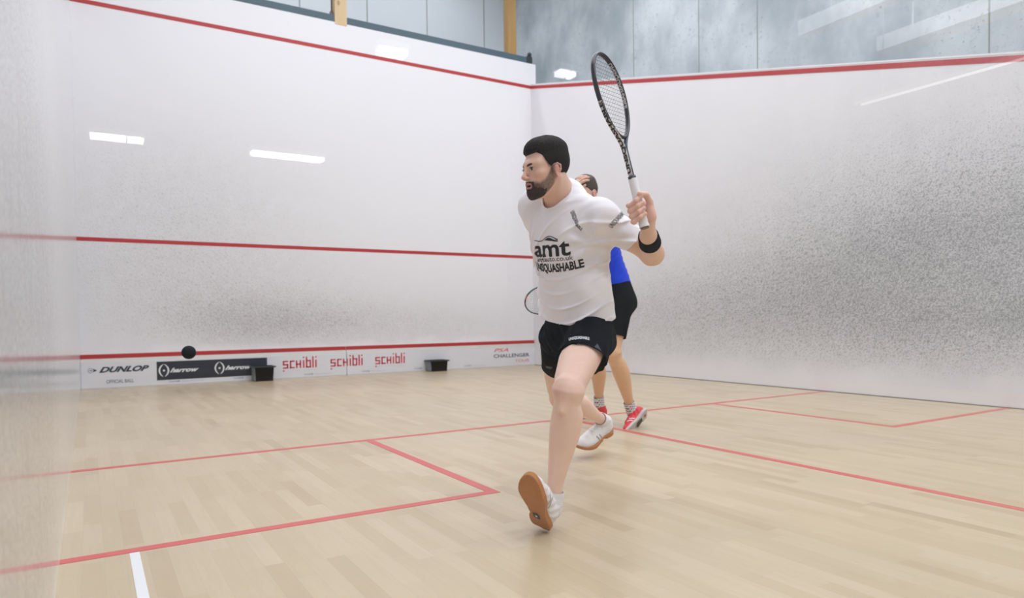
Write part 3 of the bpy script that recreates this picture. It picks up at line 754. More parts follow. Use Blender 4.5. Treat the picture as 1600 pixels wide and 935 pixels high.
def arm_ops(sh, el, wr, pole, k=1.0):
    return [u_(.03, Loft(sh, el, pole, scaled(UARM, k))), u_(.022, Ell(el, (.040*k,)*3)), u_(.03, Loft(el, wr, pole, scaled(FARM, k))), u_(.02, Ell(el-nrm(pole)*.02*k, (.024*k,)*3))]
def grip_hand(o, z, x, y, wrist, flip=1):
    """hand closed round a handle of axis z at o; x, y span the cross-section (angle 0 = x, 90 = y)"""
    z = nrm(z); x = nrm(x-z*(x@z)); y = nrm(y-z*(y@z)-x*(y@x))
    P = lambda th, r, h: o+x*(r*math.cos(math.radians(th)))+y*(r*math.sin(math.radians(th)))+z*h
    ops = []
    palm = [u_(0, Ell(P(-62, .036, .000), (.030, .015, .044), np.stack([nrm(P(28, 1, 0)-o), nrm(P(-62, 1, 0)-o), z], 1))),
            u_(.015, Ell(P(-8, .038, -.014), (.018, .017, .036), np.stack([nrm(P(82, 1, 0)-o), nrm(P(-8, 1, 0)-o), z], 1))),
            u_(.015, Cone(P(-60, .036, -.030), wrist, .022, .025)), u_(.015, Cone(P(-20, .036, -.034), wrist, .019, .024))]
    ops.append(u_(.02, Group(palm)))
    for h, r, sp in ((-.037, .0080, 0), (-.0165, .0091, 0), (.0045, .0097, 0), (.026, .0095, .003)):
        th = [-122, -160, -192, -246, -290]; rr = [.037, .0365, .0345, .0275, .0265]; hh = [.010, .001, -.005, .004, .0125+sp]
        q = [P(a, b, h+c) for a, b, c in zip(th, rr, hh)]; R = [r*1.12, r*1.05, r*1.08, r*.98, r*.86]
        g = [u_(0, Cone(q[0], q[1], R[0], R[1]))]+[u_(.004, Cone(q[i], q[i+1], R[i], R[i+1])) for i in (1, 2, 3)]
        g += [u_(.004, Ell(q[2], (R[2]*1.06,)*3)), u_(.003, Ell(q[3], (R[3]*1.05,)*3))]
        ops.append(u_(.0022, Group(g)))
    q = [P(-18, .040, -.020), P(2, .041, .018), P(30, .035, .044), P(78, .0285, .0515)]
    R = [.016, .0125, .0112, .0096]
    ops.append(u_(.004, Group([u_(0, Cone(q[0], q[1], R[0], R[1])), u_(.004, Cone(q[1], q[2], R[1], R[2])), u_(.004, Cone(q[2], q[3], R[2], R[3])), u_(.003, Ell(q[2], (.0118,)*3))])))
    return ops
def open_hand(w, along, palm, thumb, curl=18, spread=5, k=1.0):
    """hand from the wrist w: along = fingers, palm = the way the palm faces, thumb = thumb side"""
    z = nrm(along); y = nrm(palm-z*(palm@z)); x = nrm(thumb-z*(thumb@z)-y*(thumb@y))
    B = lambda a, b, c: w+x*a*k+y*b*k+z*c*k
    M = np.stack([x, y, z], 1)
    ops = [u_(.015, Group([u_(0, Ell(B(0, 0, .052), np.array((.040, .014, .048))*k, M)), u_(.015, Cone(w, B(0, 0, .035), .024*k, .022*k)), u_(.012, Ell(B(.026, .008, .034), np.array((.016, .014, .028))*k, M))]))]
    for i, (xx, ln, r) in enumerate(((.030, .072, .0088), (.010, .080, .0092), (-.010, .074, .0088), (-.029, .060, .0078))):
        a = 0; p = B(xx, 0, .086-(.004*abs(i-1))); g = []; R = r*1.08*k; sp = math.radians(spread*(1.5-i))
        for j, f in enumerate((.46, .30, .24)):
            a += math.radians(curl*(1+.5*j)); dz = nrm(z*math.cos(a)+y*math.sin(a)+x*math.sin(sp)*math.cos(a)); p2 = p+dz*ln*f*k; R2 = R*.92
            g.append(u_(.004 if j else 0, Cone(p, p2, R, R2))); p, R = p2, R2
        ops.append(u_(.003, Group(g)))
    q = [B(.028, .006, .022), B(.046, .012, .052), B(.054, .018, .080), B(.056, .024, .102)]
    ops.append(u_(.006, Group([u_(.003 if j else 0, Cone(q[j], q[j+1], (.014, .0115, .0100)[j]*k, (.0115, .0100, .0088)[j]*k)) for j in range(3)])))
    return ops

# ------------------------------------------------------------------ shoes
def foot2(q, grow=0.0):
    """2-D distance to the outline of a sole; q = shoe coordinates"""
    x, y = q[:, 0], q[:, 1]
    def circ(cx, cy, rx, ry):
        k0 = np.sqrt(((x-cx)/rx)**2+((y-cy)/ry)**2); k1 = np.sqrt(((x-cx)/rx**2)**2+((y-cy)/ry**2)**2); return k0*(k0-1)/np.maximum(k1, 1e-6)
    def sm(a, b, k): h = np.maximum(k-np.abs(a-b), 0)/k; return np.minimum(a, b)-h*h*k*.25
    d = sm(circ(.046, 0, .046, .036), circ(.215, .002, .078, .051), .02)
    t = np.clip((x-.04)/.16, 0, 1); d = sm(d, np.sqrt((x-.04-t*.16)**2+(y-.004)**2)-(.030+.008*t), .03)
    return d-grow
class ShoePart:
    def __init__(s, S, fn, lo, hi): s.S, s.fn = S, fn; c = [S.p(a, b, e) for a in (lo[0], hi[0]) for b in (lo[1], hi[1]) for e in (lo[2], hi[2])]; s.lo = np.min(c, 0); s.hi = np.max(c, 0)
    def __call__(s, P): return s.fn(s.S.inv(P))
    def box(s): return s.lo, s.hi
def spring(x): return .030*np.clip((x-.19)/.11, 0, 1)**2+.010*np.clip((.03-x)/.03, 0, 1)**2
def make_shoe(S, parent, ank, h, mats, sole_side='gum', flipy=1, heel_disc=None):
    """S: x toe, y side, z up, origin at the heel's lowest back point"""
    ms, mu, ma, md = mats
    def sole(q):
        z = q[:, 2]-spring(q[:, 0]); side = foot2(q, .002)
        th = .024-.006*np.clip(q[:, 0]/.29, 0, 1); d = np.maximum(side, np.abs(z-th/2)-th/2)
        cut = np.sqrt(((q[:, 0]-.098)/1.0)**2+((q[:, 1]-flipy*.049)/1.0)**2)-.020      # scooped waist
        cut = np.maximum(cut, z-.013)
        groove = np.maximum(np.abs(np.sin(q[:, 0]*2*PI/.012))*.002-.0006, 0)*(z < .004)*(foot2(q) < -.004)
        return np.maximum(d, -cut)+groove
    o, _, _ = sdf_obj('sole', [u_(0, ShoePart(S, sole, (0, -.06, -.005), (.30, .06, .06)))], h*.8, ms, None, smooth=1)
    foot = [u_(0, S.ell((.050, 0, .050), (.050, .035, .052))), u_(.03, S.ell((.120, 0, .046), (.080, .038, .046))),
            u_(.035, S.ell((.205, .001, .033), (.080, .049, .033))), u_(.02, S.cone((.045, 0, .055), (.052, 0, .092), .040, .040))]
    def clip(d, P):
        q = S.inv(P); return np.maximum(np.maximum(d, -(q[:, 2]-spring(q[:, 0])-.012)), foot2(q, .001))
    tongue = [u_(.01, S.cone((.085, 0, .085), (.078, 0, .112), .019, .018))]
    opsu = foot+[('f', 0, clip)]+tongue
    def seams(d, P):
        q = S.inv(P); return d+.0011*np.cos(2*PI*(q[:, 0]*.8+q[:, 2]*.6)/.028)*(q[:, 2] > .03)
    opsu += [('f', 0, seams), s_(.006, Cone(S.p(.050, 0, .080), S.p(.048, 0, .14), .031, .037))]
    up, V, F = sdf_obj('upper', opsu, h*.8, mu, None, smooth=1)
    root = empty('shoe', tuple(S.p(.05, 0, 0))); root.parent = parent
    b = Vector((0, 0, 0)); pp = parent
    while pp is not None: b += pp.location; pp = pp.parent
    root.location = Vector(root.location)-b
    for k in (o, up):
        k.parent = root; k.data.transform(Matrix.Translation(-(Vector(S.p(.05, 0, 0)))))
    # laces and side marks
    bm = bmesh.new()
    tree = BVHTree.FromPolygons([Vector(v) for v in V], [tuple(f) for f in F])
    def on(x, y, off=.0015):
        a = S.p(x, y, .20); d_ = -S.d(0, 0, 1); hit = tree.ray_cast(Vector(a), Vector(d_)); return (hit[0]-Vector(d_)*off) if hit[0] else Vector(S.p(x, y, .06))
    for i in range(6):
        x = .098+.0145*i; w_ = .020-.0008*i
        tube(bm, [on(x+.004*(j % 2), w_*(j/4-1)) for j in range(9)], .0021, 6)
        tube(bm, [on(x+.0145*(j/8), w_*(j/4-1)) for j in range(9)], .0018, 6)
    obj('laces', bm, ma, root)
    def side_on(x, z, m, off=.001):
        a = S.p(x, m*.12, z); d_ = S.d(0, -m, 0); hit = tree.ray_cast(Vector(a), Vector(d_)); return (hit[0]-Vector(d_)*off) if hit[0] else Vector(S.p(x, m*.04, z))
    for m in (-1, 1):
      for x0 in (.125, .150):
        bm = bmesh.new()
        if True:
            L = [side_on(x0+.020*t_, .026+.036*t_, m) for t_ in np.linspace(0, 1, 7)]; Rr = [side_on(x0+.010+.018*t_, .026+.032*t_, m) for t_ in np.linspace(0, 1, 7)]
            a = [bm.verts.new(p) for p in L]; c = [bm.verts.new(p) for p in Rr]
            for i in range(6): bm.faces.new((a[i], a[i+1], c[i+1], c[i]))
            obj('side_mark', bm, md, root)
    return root, up, o
def make_sock(S, ank, knee, top, parent, mat, h, r=.0385):
    """short sock from inside the shoe to 'top' metres above the ankle"""
    a = nrm(knee-ank); tp = ank+a*top
    ops = [u_(0, Cone(ank-a*.03, ank+a*(top+.02), r*1.02, r)), u_(.03, Ell(S.p(.06, 0, .060), (.046, .032, .030), S.M)),
           ('f', 0, lambda d, P: d+.0007*np.sin(((P-ank)@a)*2*PI/.007))]
    o, _, _ = sdf_obj('sock', ops, h*.9, mat, parent, cuts=(Plane(tp, a),), thick=.003)
    return o

# ------------------------------------------------------------------ materials of the people
def skin_mat(name, rough=.5):
    t = NT(name); at_ = t.node('ShaderNodeVertexColor', layer_name='tint')
    tc = t.node('ShaderNodeNewGeometry').outputs['Position']
    n = t.noise(tc, 38, 4, .6); n2 = t.noise(tc, 420, 3, .6)
    hs = t.node('ShaderNodeHueSaturation'); t.L.new(at_.outputs[0], hs.inputs['Color']); t.L.new(t.add(.93, t.mul(n, .14)), hs.inputs['Value'])
    t.L.new(hs.outputs[0], t.b.inputs['Base Color']); t.b.inputs['Roughness'].default_value = rough
    t.b.inputs['Subsurface Weight'].default_value = .12; t.b.inputs['Subsurface Radius'].default_value = (.010, .004, .002); t.b.inputs['Subsurface Scale'].default_value = 1.0
    t.bump(n2, .10, .001); return t.m
SKIN = skin_mat('skin')
def cloth_mat(name, col, rough=.85, weave=900, sheen=.1, var=.03, spec=.3):
    t = NT(name); tc = t.node('ShaderNodeNewGeometry').outputs['Position']
    n = t.noise(tc, 6, 3); t.L.new(t.mix(n, c4([x*(1-var) for x in col]), c4([min(1, x*(1+var)) for x in col])), t.b.inputs['Base Color'])
    t.b.inputs['Roughness'].default_value = rough; t.b.inputs['Sheen Weight'].default_value = sheen; t.b.inputs['Specular IOR Level'].default_value = spec
    t.bump(t.noise(tc, weave, 2), .12, .0008); return t.m
SHIRTW = cloth_mat('shirt_white', srgb(244, 240, 246)); SHORTN = cloth_mat('shorts_black_navy', srgb(7, 11, 21), .85, sheen=0, spec=.08)
SHIRTB = cloth_mat('shirt_royal_blue', srgb(6, 58, 208)); SHORTB = cloth_mat('shorts_black', srgb(5, 8, 16), .85, sheen=0, spec=.08)
HAIRM = simple('hair_dark_brown', srgb(30, 23, 22), .75, spec=.25, var=.6, vscale=220, bump=.5, bscale=500)
HAIR2 = simple('hair_brown', srgb(70, 58, 50), .6, var=.35, vscale=220, bump=.5, bscale=500)
BEARDM = simple('beard_brown', srgb(52, 39, 35), .75, var=.4, vscale=260, bump=.6, bscale=600)
BAND = cloth_mat('wristband_black', srgb(7, 8, 12), .9, 500, sheen=0, spec=.08)
SOCKW = cloth_mat('sock_white', srgb(228, 226, 230)); GUM = simple('gum_rubber', srgb(178, 112, 58), .55, var=.12, vscale=90, bump=.2, bscale=300)
SHOEW = simple('shoe_white_mesh', srgb(228, 224, 226), .6, var=.03, vscale=30, bump=.25, bscale=700)
LACEW = simple('lace_white', srgb(238, 238, 240), .7); MARKG = simple('shoe_mark_grey', srgb(150, 152, 160), .5)
PRINTB = simple('shirt_print_black', srgb(22, 17, 24), .6); PRINTW = simple('shorts_print_white', srgb(226, 228, 232), .6)
def project_print(name, bm2, fn, tree, d, mat, parent, off=.0012, cut=.006):
    """bend a flat print onto a garment: fn maps flat (a, b) to a point off the cloth, d = the way it is pressed on"""
    bmesh.ops.triangulate(bm2, faces=bm2.faces)
    for _ in range(4):
        es = [e for e in bm2.edges if e.calc_length() > cut]
        if not es: break
        bmesh.ops.subdivide_edges(bm2, edges=es, cuts=1); bmesh.ops.triangulate(bm2, faces=bm2.faces)
    dd = Vector(nrm(d)); dead = []
    for v in bm2.verts:
        p = Vector(fn(v.co.x, v.co.y)); hit = tree.ray_cast(p, dd, 1.0)
        if hit[0] is None: dead.append(v)
        else: v.co = hit[0]+hit[1]*off*(1 if hit[1].dot(dd) < 0 else -1)
    bmesh.ops.delete(bm2, geom=dead, context='VERTS')
    return obj(name, bm2, mat, parent)

# ================================================================== THE LEFT-HANDED PLAYER IN WHITE
QH = 0.0025 if sc.get('quick') is None else .005
A_ = lambda u, v, d: np.asarray(at(u, v, d))
p1 = empty('person', tuple(A_(870, 640, 2.9)*[1, 1, 0]))
tag(p1, 'person in white shirt and dark shorts lunging with a raised squash racket', 'person')
T1 = hdir(42); L1 = np.cross(UPV, T1)
hipL, kneL, ankL = A_(930, 512, 2.88), A_(888, 611, 2.52), A_(857, 757, 2.585)
hipR, kneR, ankR = A_(878, 512, 3.05), A_(876, 622, 3.42), A_(920, 660, 3.74)
shL, elL, wrL = A_(938, 343, 2.75), A_(1020, 398, 2.85), A_(1013, 369, 2.63)
shR, elR, wrR = A_(840, 324, 2.96), A_(868, 400, 3.10), A_(885, 460, 3.16)
pel, nek = A_(903, 503, 2.95), A_(884, 318, 2.85)
headc = A_(853, 263, 2.78)
# racket axis: butt to tip
rb_, rt_ = A_(1007.5, 357, 2.545), A_(936, 73, 2.60)
RAX = nrm(rt_-rb_)
hfwd = nrm(hdir(61)*math.cos(math.radians(9))-UPV*math.sin(math.radians(9)))
hup = nrm(UPV+hdir(61)*.14+CR*.03)
H1 = frame_from(headc, hup, hfwd)
# shoe frames
def shoe_frame(heel, toe, uph):
    x = nrm(toe-heel); z = np.asarray(uph, float); z = nrm(z-x*(z@x)); return Frame(heel, x, np.cross(z, x), z)
hl, tl_ = A_(846, 829, 2.54), A_(822, 756, 2.36)
SL = shoe_frame(hl, tl_, CR*.62+UPV*.55+CF*.66)
hr, tr_ = A_(953, 674, 3.99), A_(903, 707, 3.80)
SR = shoe_frame(hr, tr_, UPV*.80-CR*.25-CF*.50)
ankL = SL.p(.060, 0, .100); ankR = SR.p(.060, 0, .095)
frontL = nrm(hdir(35)+UPV*.25); frontR = nrm(hdir(40)-UPV*.2)

body = []
body += [u_(0, Loft(pel-(nek-pel)*.16, nek, T1, [(0, .130, .092), (.2, .140, .098), (.4, .138, .098), (.6, .152, .108), (.8, .160, .105), (.93, .120, .075), (1, .07, .055)], L1))]
nb = nek+UPV*.0; jaw = H1.p(0, -.020, -.055)
neckbase = A_(880, 318, 2.86)
body += [u_(.03, Cone(neckbase, jaw, .062, .056)), u_(.02, Cone(H1.p(0, -.03, -.04), neckbase-T1*.03, .05, .062))]
for s in (shL, shR):
    body += [u_(.05, Cone(neckbase-T1*.02-UPV*.01, s+UPV*.0, .045, .050)), u_(.04, Ell(s, (.057,)*3))]
# tendons of the neck
body += [u_(.012, Cone(H1.p(-.055, -.02, -.045), neckbase+T1*.055-UPV*.02+L1*.008, .012, .008)), u_(.012, Cone(H1.p(.055, -.02, -.045), neckbase+T1*.055-UPV*.02-L1*.008, .012, .008))]
body += [('u', .012, Group(head_ops(H1, .0042)))]
body += arm_ops(shL, elL, wrL, -UPV*.3+CR*.8-CF*.2)
body += [u_(.02, Cone(elL, wrL, .034, .026))]
body += arm_ops(shR, elR, wrR, -T1)
GO = rb_+RAX*.072
body += grip_hand(GO, RAX, CR, -CF, wrL)
body += open_hand(wrR, nrm(wrR-elR)+T1*.3, T1, L1*.2+T1, curl=35)
body += leg_ops(hipL, kneL, ankL, frontL)+leg_ops(hipR, kneR, ankR, frontR, .97)
body += foot_ops(SL)+foot_ops(SR)
SK0 = np.array(srgb(237, 200, 183)); SKFACE = np.array(srgb(232, 190, 170)); SKRED = np.array(srgb(224, 152, 136)); LIP = np.array(srgb(182, 104, 96)); STUB = np.array(srgb(70, 48, 40)); SKARM = np.array(srgb(226, 184, 156)); MOUTH = np.array(srgb(90, 34, 34))
def ss(x, a, b): t = np.clip((x-a)/(b-a), 0, 1); return t*t*(3-2*t)
def beard_density(q):
    """0..1 where the beard grows, in head coordinates"""
    y = q[:, 1]; z = q[:, 2]; ax = np.abs(q[:, 0])
    top = np.interp(y, [.008, .018, .030, .046, .065, .080, .095], [.02, .006, -.026, -.048, -.058, -.052, -.049]); bot = np.interp(y, [.00, .02, .045, .08], [-.060, -.086, -.112, -.135])
    d = ss(top-z, -.006, .012)*ss(z-bot, -.004, .008)*ss(y, .002, .018)
    lips = np.exp(-((ax/.019)**4))*np.exp(-((z+.0700)/.0105)**4)*(y > .075)
    soul = 1-np.exp(-((ax/.006)**2))*0
    return np.clip(d-1.6*lips, 0, 1)*soul
def skin_tint(H, knees, hand=None, arms=()):
    def f(V):
        c = np.tile(SK0, (len(V), 1))
        def mixin(m, col): c[:] = c*(1-m[:, None])+np.asarray(col)*m[:, None]
        hd = np.linalg.norm(V-H.o, axis=1); mixin(1-ss(hd, .16, .26), SKFACE)
        for a, b, r in arms:
            mixin(.6*(1-ss(Cone(a, b, r, r)(V), .0, .02)), SKARM)
        q = H.inv(V); near = (hd < .2)
        for m in (-1, 1):
            mixin(near*.75*np.exp(-(((q[:, 0]-m*.082)/.012)**2+((q[:, 1]-.002)/.022)**2+((q[:, 2]+.022)/.035)**2)), SKRED)
            mixin(near*.35*np.exp(-(((q[:, 0]-m*.045)/.02)**2+((q[:, 1]-.065)/.03)**2+((q[:, 2]+.03)/.018)**2)), SKRED)
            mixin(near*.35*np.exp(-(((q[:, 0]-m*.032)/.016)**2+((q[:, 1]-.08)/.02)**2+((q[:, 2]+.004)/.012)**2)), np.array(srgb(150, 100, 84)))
        mixin(near*.35*np.exp(-((q[:, 0]/.012)**2+((q[:, 1]-.108)/.016)**2+((q[:, 2]+.036)/.012)**2)), SKRED)
        lip = near*(q[:, 1] > .078)*np.exp(-((np.abs(q[:, 0])/.019)**6))*np.exp(-((q[:, 2]+.070)/.0125)**6)
        mixin(lip*.85, LIP)
        mixin(near*(q[:, 1] > .05)*np.exp(-((np.abs(q[:, 0])/.016)**6))*np.exp(-((q[:, 2]+.0695)/.0045)**4)*(q[:, 1] < .0905), MOUTH)
        if beard_on[0]:
            n = np.random.RandomState(4).rand(len(V)); dd = beard_density(q); mixin(near*dd*np.clip(.60+.28*n+.25*ss(q[:, 1], .045, .07)*ss(-q[:, 2], .055, .08), 0, .95), STUB)
            side = near*ss(q[:, 2]-np.interp(q[:, 1], [-.02, .01, .03, .05], [-.02, -.01, -.01, .03]), -.004, .010)*(1-ss(q[:, 1], .040, .054))*(np.abs(q[:, 0]) > .04)*(1-np.exp(-(((q[:, 1]-.002)/.019)**4+((q[:, 2]+.024)/.032)**4))); mixin(side*.75, np.array(srgb(88, 68, 62)))
        for kc, kr in knees: mixin(.42*np.exp(-(np.linalg.norm(V-kc, axis=1)/kr)**2), np.array(srgb(204, 134, 130)))
        if hand is not None: mixin(.35*(1-ss(np.linalg.norm(V-hand, axis=1), .05, .09)), SKRED)
        return c
    return f
beard_on = [True]
kd_ = nrm(frontL-nrm(ankL-kneL)*(frontL@nrm(ankL-kneL)))
bo, BV, BF = sdf_obj('body', body, QH, SKIN, p1, tint=skin_tint(H1, [(kneL+kd_*.05-CR*.012, .030), (kneR, .04)], GO, [(shL, elL, .05), (elL, wrL, .04)]), smooth=1)

# ---- hair, beard, brows, eyes
def shell_of(skull, H, thick, noise=.0016, scale=700, seed=1):
    def f(d, P): return d-thick(H.inv(P))+noise*hnoise(P, scale, seed)
    return skull+[('f', 0, f)]
def hair_thick(q):
    x, y, z = q[:, 0], q[:, 1], q[:, 2]; ax = np.abs(x)
    # hairline: forehead, temple notch, in front of and behind the ear, nape
    line = np.interp(y, [-.12, -.09, -.062, -.045, -.028, -.014, .004, .020, .030, .040, .048, .062, .080], [-.080, -.076, -.070, -.060, -.036, .000, .006, -.006, .002, .020, .040, .057, .051])
    m = ss(z-line, -.006, .008)
    top = ss(z, .045, .10); front = ss(y, .01, .07)*ss(z, .04, .07)
    t = .0022+.011*top+.009*front+.0015*ss(-y, .02, .09)
    return np.where(m > 0, t*m-.004*(1-m), -.004)
sk1 = skull_ops(H1)
def comb(d, P):
    q = H1.inv(P); return d+.0011*np.sin(2*PI*(q[:, 0]*.9+q[:, 1]*.25+.004*hnoise(P, 120, 8))/.0060)*ss(q[:, 2], .04, .09)
sdf_obj('hair', shell_of(sk1, H1, hair_thick, .0005, 700, 2)+[('f', 0, comb)]+[s_(.004, H1.ell((m*.084, .003, -.020), (.012, .020, .031))) for m in (-1, 1)], .0024, HAIRM, p1, smooth=0, pad=.03)
def beard_thick(q):
    d = beard_density(q); ax = np.abs(q[:, 0])
    cor = np.exp(-((ax-.0255)/.0075)**2)*ss(q[:, 2], -.100, -.085)*(1-ss(q[:, 2], -.055, -.046))*ss(q[:, 1], .05, .065)
    chin = ss(q[:, 1], .005, .072)*ss(-q[:, 2], .066, .096); mous = np.exp(-((ax/.026)**4))*np.exp(-((q[:, 2]+.0525)/.007)**2)*(q[:, 1] > .07)
    k = np.clip(chin+.9*mous+.8*cor, 0, 1)*np.clip(d*1.2, 0, 1); k = k+.22*hnoise(q, 480, 9)*(k > .02)*(k < .8); return -.004+.0056*ss(k, .12, .85)+.0010*chin+.0016*mous
jawfull = skull_ops(H1)+[u_(.012, H1.cone((0, .084, .008), (0, .104, -.028), .0075, .0085))]
for m in (-1, 1): jawfull += [u_(.007, H1.cone((m*.019, .083, -.064), (0, .0925, -.0605), .0040, .0052)), u_(.007, H1.cone((m*.016, .081, -.077), (0, .0895, -.0795), .0048, .0062))]
jawfull += [s_(.002, H1.ell((0, .098, -.0700), (.016, .022, .0075)))]
sdf_obj('beard', shell_of(jawfull, H1, beard_thick, .0016, 900, 5), .0022, BEARDM, p1, smooth=0, pad=.03)
for m in (-1, 1):
    pts = [(m*.009, .0935, .0095), (m*.020, .0915, .0115), (m*.033, .0845, .0135), (m*.049, .0700, .0060)]
    dense = [np.array(pts[0])+(np.array(pts[3])-np.array(pts[0]))*0 for _ in ()]
    Q = []
    for i in range(3):
        for t_ in np.linspace(0, 1, 6, endpoint=(i == 2)): Q.append(np.array(pts[i])*(1-t_)+np.array(pts[i+1])*t_)
    bm = bmesh.new()
    tube(bm, [H1.p(*q_) for q_ in Q], lambda s: (.0046*(1-.55*s)+.0008, .0024), 8, flat=tuple(H1.d(0, 0, 1)))
    obj('eyebrow', bm, BEARDM, p1)
def eye(H, m, parent, look=(0, 1, -.15), ic=(62, 44, 34)):
    bm = bmesh.new(); c = H.p(m*.029, .0745, -.0035); bmesh.ops.create_icosphere(bm, subdivisions=6, radius=.0130)
    d = Vector(nrm(H.d(*look)))
    for f in bm.faces:
        a = math.degrees(f.calc_center_median().normalized().angle(d)); f.material_index = 2 if a < 12 else (1 if a < 32 else 0); f.smooth = True
    for v in bm.verts: v.co += Vector(c)
    return obj('eye', bm, [simple('eye_white', srgb(196, 184, 178), .25), simple('iris', srgb(*ic), .2), simple('pupil', (.01, .01, .01), .15)], parent)
eye(H1, -1, p1); eye(H1, 1, p1)
for m in (-1, 1):
    bm = bmesh.new(); tube(bm, [H1.p(m*.029+x_, .0885-((x_)/.0125)**2*.0035, .0000-((x_)/.0125)**2*.0028) for x_ in np.linspace(-.0125, .0125, 9)], .0011, 6)
    obj('eyelashes', bm, BEARDM, p1)
bm = bmesh.new(); tube(bm, [H1.p(x_, .078-abs(x_)*.5, -.0635) for x_ in np.linspace(-.014, .014, 9)], .0028, 6); obj('teeth', bm, simple('teeth', srgb(214, 206, 196), .3), p1)

# ---- white shirt
hemc = pel-(nek-pel)*.035
hem_n = nrm(-(nek-pel)*1.0+T1*.02-UPV*.10+L1*(-.04))
torso = Loft(hemc-(nek-pel)*.16, nek, T1, [(0, .164, .124), (.14, .162, .122), (.3, .156, .119), (.5, .160, .122), (.7, .176, .124), (.85, .168, .112), (.95, .120, .085), (1, .09, .07)], L1)
slL = shL+(elL-shL)*.56; slR = shR+(elR-shR)*.55; dL = nrm(elL-shL); dR = nrm(elR-shR)
W1 = nrm(nek-pel); HT = np.linalg.norm(nek-pel)
def folds(d, P):
    q = P-pel; h = q@W1; x = q@L1; f = q@T1
    lo = ss(.30-h, 0, .2); fr = ss(f, -.06, .06)
    # long drapes hanging from the raised shoulder, sagging across the belly
    wn = hnoise(P, 9, 11); am = .55+.45*hnoise(P, 13, 15)
    ridge = lambda ph: np.exp(-(np.sin(PI*ph)/.30)**2)-.18
    p1_ = (h-.75*x+2.4*(x-.03)**2+.020*wn)/.085; p2_ = (h+.30*x+2.6*(x+.05)**2*-1+.024*wn)/.062
    a = .019*fr*ridge(p1_)*am*ss(h, .16, .28)*(1-ss(h, .40, .5)); b = .019*fr*ridge(p2_)*am*(1-ss(h, .22, .30))*ss(h, .0, .05)
    c = (.0036*hnoise(P, 20, 13)+.0022*hnoise(P, 50, 14))*(.25+.75*ss(h, -.0, .08))
    # creases fanning out of the armpit
    r = P-(shL-UPV*.09+T1*.02); rr = np.linalg.norm(r, axis=1); an = np.arctan2(r@W1, r@L1)
    pm = 1-.8*np.exp(-(np.linalg.norm(P-A_(872, 400, 2.76), axis=1)/.115)**4)
    g = .006*np.sin(an*7)*np.exp(-((rr-.085)/.04)**2)*ss(rr, .02, .06)
    return d-(a+b+c)*pm-g
shirt = [u_(0, torso), u_(.05, Cone(neckbase+L1*.05-T1*.02-UPV*.005, shL-UPV*.005, .060, .066)), u_(.05, Cone(neckbase-L1*.05-T1*.02-UPV*.01, shR-UPV*.005, .060, .063)), u_(.03, Cone(neckbase-UPV*.03-T1*.02, neckbase+UPV*.03-T1*.03, .088, .078)),
         u_(.04, Ell(shL+UPV*.004, (.068,)*3)), u_(.04, Ell(shR, (.066,)*3)),
         u_(.05, Cone(hipL+W1*.16-L1*.016+T1*.012, hipL-W1*.06-L1*.016+T1*.020, .088, .106)), u_(.05, Cone(hipR+W1*.16+T1*.01+L1*.012, hipR-W1*.06+T1*.008+L1*.012, .080, .088)), u_(.035, Cone(shL+UPV*.004, slL+dL*.03+UPV*.006, .067, .058)), u_(.045, Cone(shR, slR+dR*.03, .068, .064)), ('f', 0, folds)]
ncut = Group([u_(0, Cone(neckbase+UPV*.004+T1*.030, neckbase+(jaw-neckbase)*1.3+UPV*.05, .066, .078))])
ncut_in = lambda P: -ncut(P)
ha, hb_, hc = A_(846, 494, 3.02), A_(959, 491, 2.92), A_(873, 508, 2.84)
hem_n = nrm(np.cross(hb_-ha, hc-ha)); hem_n = hem_n if hem_n[2] < 0 else -hem_n
PL = [Plane(hc, hem_n), Plane(slL, dL+UPV*-.0), Plane(slR, dR)]
# the hem and the sleeve ends are cut flat; sleeves' planes only act near the arms
class Near:
    def __init__(s, pl, c, r): s.pl, s.c, s.r = pl, c, r
    def __call__(s, P): return np.minimum(s.pl(P), s.r-np.linalg.norm(P-s.c, axis=1))
    def __repr__(s): return 'near'
cutL = Near(PL[1], slL+dL*.06, .13); cutR = Near(PL[2], slR+dR*.06, .12)
so, SV, SF = sdf_obj('shirt', shirt, QH*1.1, SHIRTW, p1, smooth=2, cuts=(PL[0], cutL, cutR, ncut_in), thick=.003, pad=.02)
def collar_f(P):
    return np.maximum(np.abs(ncut(P)+.001)-.0022, np.abs(field(shirt, P)+.001)-.0085)
class Band:
    def __call__(s, P): return collar_f(P)
    def box(s): return neckbase-.14, neckbase+.16
sdf_obj('collar', [u_(0, Band())], .0024, SHIRTW, so, smooth=3)
stree = BVHTree.FromPolygons([Vector(v) for v in SV], [tuple(f) for f in SF])
# ---- shirt lettering
FWD1 = nrm(np.cross(L1, W1)); FWD1 = FWD1 if FWD1@T1 > 0 else -FWD1
def ray_pt(u, v): # a point of the cloth from its place in the picture, used to set where a print starts
    d = Vector(nrm(A_(u, v, 3)-CAM_POS)); h = stree.ray_cast(Vector(CAM_POS), d, 6); return np.array(h[0]) if h[0] is not None else A_(u, v, 2.8)
def chest(o3, ux, uy):
    return lambda a, b: o3+ux*a+uy*b+FWD1*.15
ux = nrm(L1+W1*-.02); uy = nrm(W1)
c0 = ray_pt(893, 398)
def flat_print(name, bm, c, ux, uy, mat, anchor='r', bow=0.0, dirn=None, parent=None):
    wd = max(v.co.x for v in bm.verts)
    dirn = -FWD1 if dirn is None else dirn
    for v in bm.verts:
        v.co.x -= wd if anchor == 'r' else (wd/2 if anchor == 'c' else 0)
        if bow: v.co.y += bow*(((v.co.x+wd/2)/(wd/2))**2-1)
    return project_print(name, bm, lambda a, b: c+ux*a+uy*b-dirn*.15, stree, dirn, mat, parent or so)
bm = fit_text('amt', .190, .066, bold=.022)
